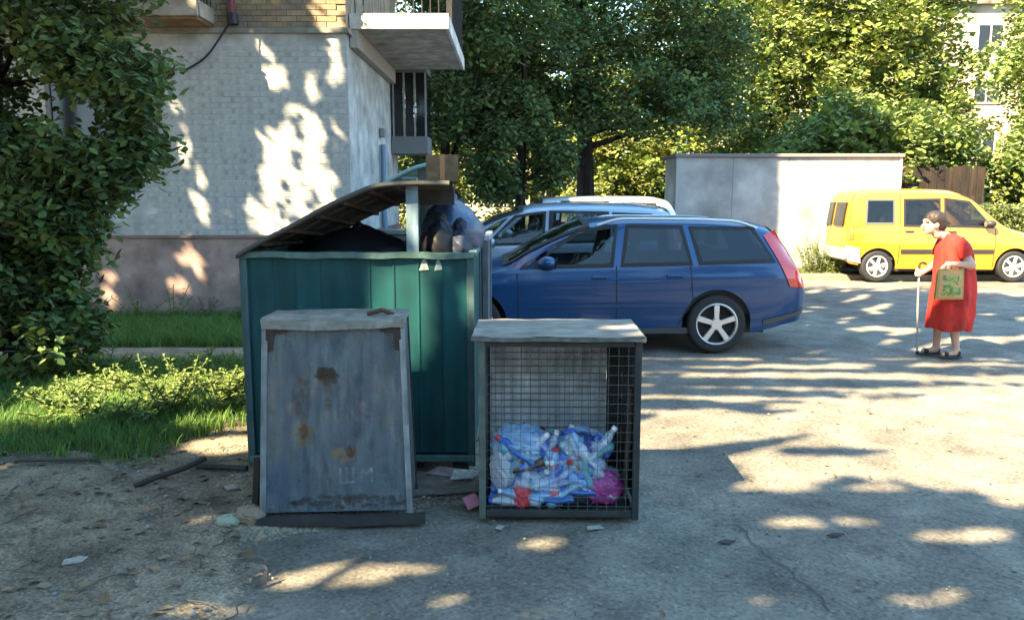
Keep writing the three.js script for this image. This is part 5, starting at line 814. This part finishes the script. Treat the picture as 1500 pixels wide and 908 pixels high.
  const dress = mesh('dress', [grid(90, 44, dressF(0)), grid(90, 44, dressF(0.008))], red, t);
  for (const [a, b] of [[nearSh, nearEl], [farSh, farEl]]) { const m = [lerp(a[0], b[0], 0.62), lerp(a[1], b[1], 0.62), lerp(a[2], b[2], 0.62)]; mesh('sleeve', trunkGeo([[a[0], a[1] + 0.03, a[2] * 0.75], [lerp(a[0], m[0], 0.4), lerp(a[1], m[1], 0.4) + 0.01, lerp(a[2], m[2], 0.4)], m], 0.066, 0.074, 4), red, dress); }
  const hair = surfaceNet([HX - 0.14, HY - 0.14, -0.13], [HX + 0.18, HY + 0.18, 0.13], 0.008, (x, y, z) => { const d = blend([ell([HX + 0.02, HY + 0.045, 0], [0.108, 0.092, 0.092]), ell([HX + 0.07, HY - 0.01, 0], [0.062, 0.085, 0.078])], 0.03)(x, y, z) + 0.006 * noise(x * 40, y * 40, z * 40); return Math.max(d, -(ell([HX - 0.085, HY - 0.035, 0], [0.08, 0.088, 0.09])(x, y, z))); });
  mesh('hair', hair, std(C(0.02, 0.011, 0.008), 0.6), t);
  for (const [x, z] of [[-0.005, 0.09], [-0.125, -0.09]]) mesh('sandal', [box(0.23, 0.016, 0.085, x, 0.0, z, 0.006), box(0.05, 0.05, 0.09, x - 0.045, 0.015, z, 0.02), box(0.03, 0.06, 0.082, x + 0.085, 0.015, z, 0.012)], std(C(0.03, 0.028, 0.028), 0.7), t);
  // stick and bag are things of their own
  const st = thing('walking_stick', 'thin walking stick held by the person in red', 'stick', [4.62 + farWr[0] + gF[0] - 0.012, 0, -8.4 + farWr[2]]);
  mesh('shaft', tube([[0.0, 0.93, 0.005], [0.01, 0.5, 0.01], [0.03, 0.02, 0.03]], 0.0105, 12, 8), std(C(0.3, 0.27, 0.24), 0.5), st);
  mesh('handle', tube([[0.0, 0.92, 0.005], [0, 0.965, 0.003], [0.03, 0.985, 0], [0.075, 0.97, 0]], 0.013, 12, 8), MAT.wood, st); mesh('tip', rod([0.031, 0, 0.031], [0.029, 0.035, 0.029], 0.016, 10), MAT.rubber, st);
  const bg = thing('shopping_bag', 'tan shopping bag with green print carried by the person in red', 'bag', [4.62 - 0.17, 0.645, -8.4 + 0.28], 0.1);
  const tex = canvasTex(512, 512, (c, w, h) => { const R = rng(7); c.fillStyle = '#b08a58'; c.fillRect(0, 0, w, h); for (let i = 0; i < 110; i++) { c.fillStyle = `rgba(${['130,150,70', '60,105,50', '90,130,70', '170,165,100', '50,90,50'][Math.floor(R() * 5)]},${0.35 + 0.4 * R()})`; c.beginPath(); c.ellipse(110 + R() * 330, 120 + R() * 320, 12 + R() * 46, 8 + R() * 22, R() * 3.1, 0, 7); c.fill(); } c.strokeStyle = '#8a6a40'; c.lineWidth = 14; c.strokeRect(20, 20, w - 40, h - 40); });
  const fab = std(C(0.95, 0.95, 0.95), 0.8, { map: tex });
  const face = (s) => grid(10, 10, (u, v) => { const k = Math.sin(Math.PI * u) * Math.sin(Math.PI * Math.min(1, v * 0.9 + 0.1)); return [lerp(-0.145, 0.145, u) * lerp(1.03, 0.94, v), 0.31 * v, s * (0.018 + 0.035 * k * (1 - v * 0.5))]; });
  mesh('pouch', [face(1), face(-1), ...[-1, 1].map(q => grid(2, 10, (u, v) => [q * 0.145 * lerp(1.03, 0.94, v), 0.31 * v, lerp(-0.018, 0.018, u)])), grid(10, 2, (u, v) => [lerp(-0.149, 0.149, u), 0, lerp(-0.018, 0.018, v)])], fab, bg);
  for (const s of [-1, 1]) mesh('strap', tube([[-0.07, 0.3, s * 0.018], [-0.062, 0.332, s * 0.01], [-0.04, 0.346, 0], [-0.01, 0.332, s * 0.01], [0.04, 0.3, s * 0.018]], 0.006, 16, 6), std(C(0.2, 0.13, 0.07), 0.8), bg);
}

// ================= LITTER AND DEBRIS =================
{
  const R = rng(121);
  const twigG = tube([[-0.08, 0, 0], [-0.03, 0.006, 0.014], [0.03, 0.004, -0.006], [0.08, 0.01, 0.012]], 0.003, 8, 5), tw = [], st = [], lv = [];
  const peb = new THREE.IcosahedronGeometry(0.012, 1); { const p = peb.attributes.position; for (let i = 0; i < p.count; i++) { const k = 1 + 0.3 * noise(p.getX(i) * 90, p.getY(i) * 90, p.getZ(i) * 90); p.setXYZ(i, p.getX(i) * k, p.getY(i) * k * 0.7, p.getZ(i) * k); } }
  for (let i = 0; i < 2600; i++) { const X = lerp(-4.2, 0.3, R()), Z = lerp(2.4, 5.6, R()), k = dirtIn(X, Z); if (k < -0.12 + 0.2 * R()) continue; const y = 0.012 + 0.008 * R(); const q = R(); if (q < 0.12) tw.push([X, y + 0.006, -Z, 0.4 + R() * 0.9, [(R() - 0.5) * 0.15, R() * 6.28, (R() - 0.5) * 0.2]]); else if (q < 0.6) st.push([X, y, -Z, 0.3 + R() * R() * 1.3]); else lv.push([X, y + 0.008, -Z, 0.4 + 0.7 * R(), [(R() - 0.5) * 0.7, R() * 6.28, (R() - 0.5) * 0.7]]); }
  for (let i = 0; i < 1300; i++) { const X = lerp(-1.3, 3.2, R()), Z = lerp(2.6, 6.5, R()); if (R() < 0.8) st.push([X, 0.0, -Z, 0.2 + 0.5 * R() * R()]); else lv.push([X, 0.006, -Z, 0.2 + 0.4 * R(), [(R() - 0.5) * 0.5, R() * 6.28, (R() - 0.5) * 0.5]]); }
  const S = (n, g, m, l, label, cat, seed) => Object.assign(scatter(n, g, m, l, scene, 0.4, seed).userData, { label, category: cat });
  S('twigs', twigG, std(C(0.13, 0.1, 0.075), 1), tw, 'scattered twigs on the bare soil by the bins', 'twigs', 131);
  S('gravel', peb, std(C(0.2, 0.19, 0.175), 0.95), st, 'small stones strewn over soil and asphalt', 'gravel', 132);
  S('leaf_litter', leafGeo(0.07, 0.045, 0.012), std(C(0.15, 0.115, 0.075), 0.95), lv, 'dry fallen leaves strewn over the soil', 'leaves', 133);
}
function flat(name, label, cat, x, z, turn, pts, th, mat, y = 0.02, tilt = 0, group) {
  const s = new THREE.Shape(pts.map(p => new THREE.Vector2(...p))), g = new THREE.ExtrudeGeometry(s, { depth: th, bevelEnabled: false, curveSegments: 4 });
  g.rotateX(-Math.PI / 2 + tilt); projUV(g); const m = mesh(name, g, mat, scene, [x, y, z]); m.rotation.y = turn; info(m, label, cat, group); return m;
}
{
  const paper = std(C(0.42, 0.42, 0.4), 0.9, { map: rep(texGrime, 4) }), card = std(C(0.17, 0.14, 0.12), 0.95, { map: rep(texGrime, 2) }), pinkish = std(C(0.3, 0.22, 0.22), 0.9, { map: rep(texGrime, 3) });
  flat('paper_scrap', 'torn white paper scrap on the soil at the lower left', 'paper', -2.02, -3.5, 0.5, [[-0.05, -0.02], [0.03, -0.03], [0.06, 0.01], [0.02, 0.03], [-0.04, 0.025]], 0.004, paper, 0.03, 0.08);
  flat('black_shard', 'black upright plastic shard on the asphalt below the grey bin', 'shard', -1.1, -3.32, 0.4, [[-0.03, 0], [0.02, 0], [0.03, 0.075], [0.0, 0.04]], 0.006, MAT.blackPlastic, 0.0, 1.2);
  flat('dark_leaf', 'curled dark leaf on the asphalt, nearer to the cage', 'leaf', 1.06, -3.76, 0.2, [[-0.05, 0], [0, -0.02], [0.05, 0], [0, 0.02]], 0.005, std(C(0.04, 0.035, 0.03), 0.9), 0.004, 0.15);
  flat('dark_leaf', 'dark leaf on the asphalt, farther right of the cage', 'leaf', 1.63, -3.84, 0.1, [[-0.05, 0], [0, -0.015], [0.05, 0.005], [0, 0.02]], 0.005, std(C(0.035, 0.03, 0.028), 0.9), 0.004, 0.12);
  flat('cardboard_sheet', 'dirty flattened cardboard between grey bin and wire cage', 'cardboard', -0.42, -4.45, 0.15, [[-0.25, -0.12], [0.22, -0.1], [0.24, 0.14], [-0.2, 0.16]], 0.008, card, 0.028, 0.05);
  flat('cardboard_sheet', 'brown cardboard piece in front of the green container', 'cardboard', -0.35, -4.62, -0.3, [[-0.16, -0.05], [0.14, -0.06], [0.16, 0.05], [-0.12, 0.06]], 0.006, pinkish, 0.05, 0.12);
  flat('paper_scrap', 'crumpled grey paper at the right foot of the green container', 'paper', -0.3, -4.52, 0.3, [[-0.07, -0.03], [0.06, -0.04], [0.08, 0.03], [-0.03, 0.05]], 0.004, paper, 0.075, 0.4);
  flat('pink_wrapper', 'pink wrapper beside the left post of the wire cage', 'wrapper', -0.22, -4.2, 0.7, [[-0.05, -0.04], [0.05, -0.03], [0.05, 0.05], [-0.04, 0.04]], 0.004, std(C(0.4, 0.14, 0.18), 0.6), 0.035, 0.6);
  flat('paper_scrap', 'small white scrap in front of the wire cage', 'paper', 0.42, -3.93, 0.3, [[-0.04, -0.015], [0.05, -0.02], [0.04, 0.02], [-0.03, 0.02]], 0.003, paper, 0.004, 0.06);
  flat('paper_scrap', 'small white scrap at the left foot of the wire cage', 'paper', -0.06, -3.93, 1.1, [[-0.02, -0.015], [0.03, -0.01], [0.02, 0.02], [-0.02, 0.02]], 0.003, paper, 0.004, 0.1);
  flat('paper_scrap', 'white scrap on the soil left of the grey bin', 'paper', -1.62, -4.42, 0.9, [[-0.03, -0.02], [0.03, -0.02], [0.04, 0.02], [-0.02, 0.03]], 0.003, paper, 0.035, 0.2);
  const s1 = mesh('stick', tube([[-0.16, 0.02, 0.1], [-0.05, 0.05, 0.02], [0.06, 0.07, -0.05], [0.16, 0.1, -0.16]], 0.017, 14, 7), std(C(0.035, 0.03, 0.025), 0.95), scene, [-2.03, 0.01, -4.56]); info(s1, 'dark broken branch on the soil left of the containers', 'branch');
  const s2 = mesh('stick', tube([[-0.25, 0.02, 0], [0, 0.03, 0.02], [0.28, 0.02, -0.02]], 0.012, 10, 6), std(C(0.06, 0.05, 0.04), 0.95), scene, [-2.9, 0.015, -4.9]); info(s2, 'thin dark stick lying along the grass edge', 'branch');
  const s3 = mesh('pipe', rod([-1.95, 0.04, -4.78], [-1.62, 0.045, -4.72], 0.018, 8), MAT.darkIron, scene); info(s3, 'dark pipe lying on the soil left of the green container', 'pipe');
  // trash caught at the left foot of the grey bin
  bag('small brown rag at the left foot of the grey bin', -1.36, 0.05, -3.98, [0.07, 0.05, 0.06], std(C(0.2, 0.15, 0.1), 0.95), 21, 'rag');
  bag('pale green scrap of film beside the brown rag', -1.46, 0.035, -3.95, [0.06, 0.03, 0.05], std(C(0.25, 0.28, 0.2), 0.8), 22, 'rag');
  const st = mesh('wooden_stake', bar([-1.38, 0.0, -4.12], [-1.37, 0.3, -4.16], 0.03, 0.03), MAT.wood, scene); info(st, 'short wooden stake leaning at the left of the grey bin', 'stake');
}

renderer.render(scene, camera);
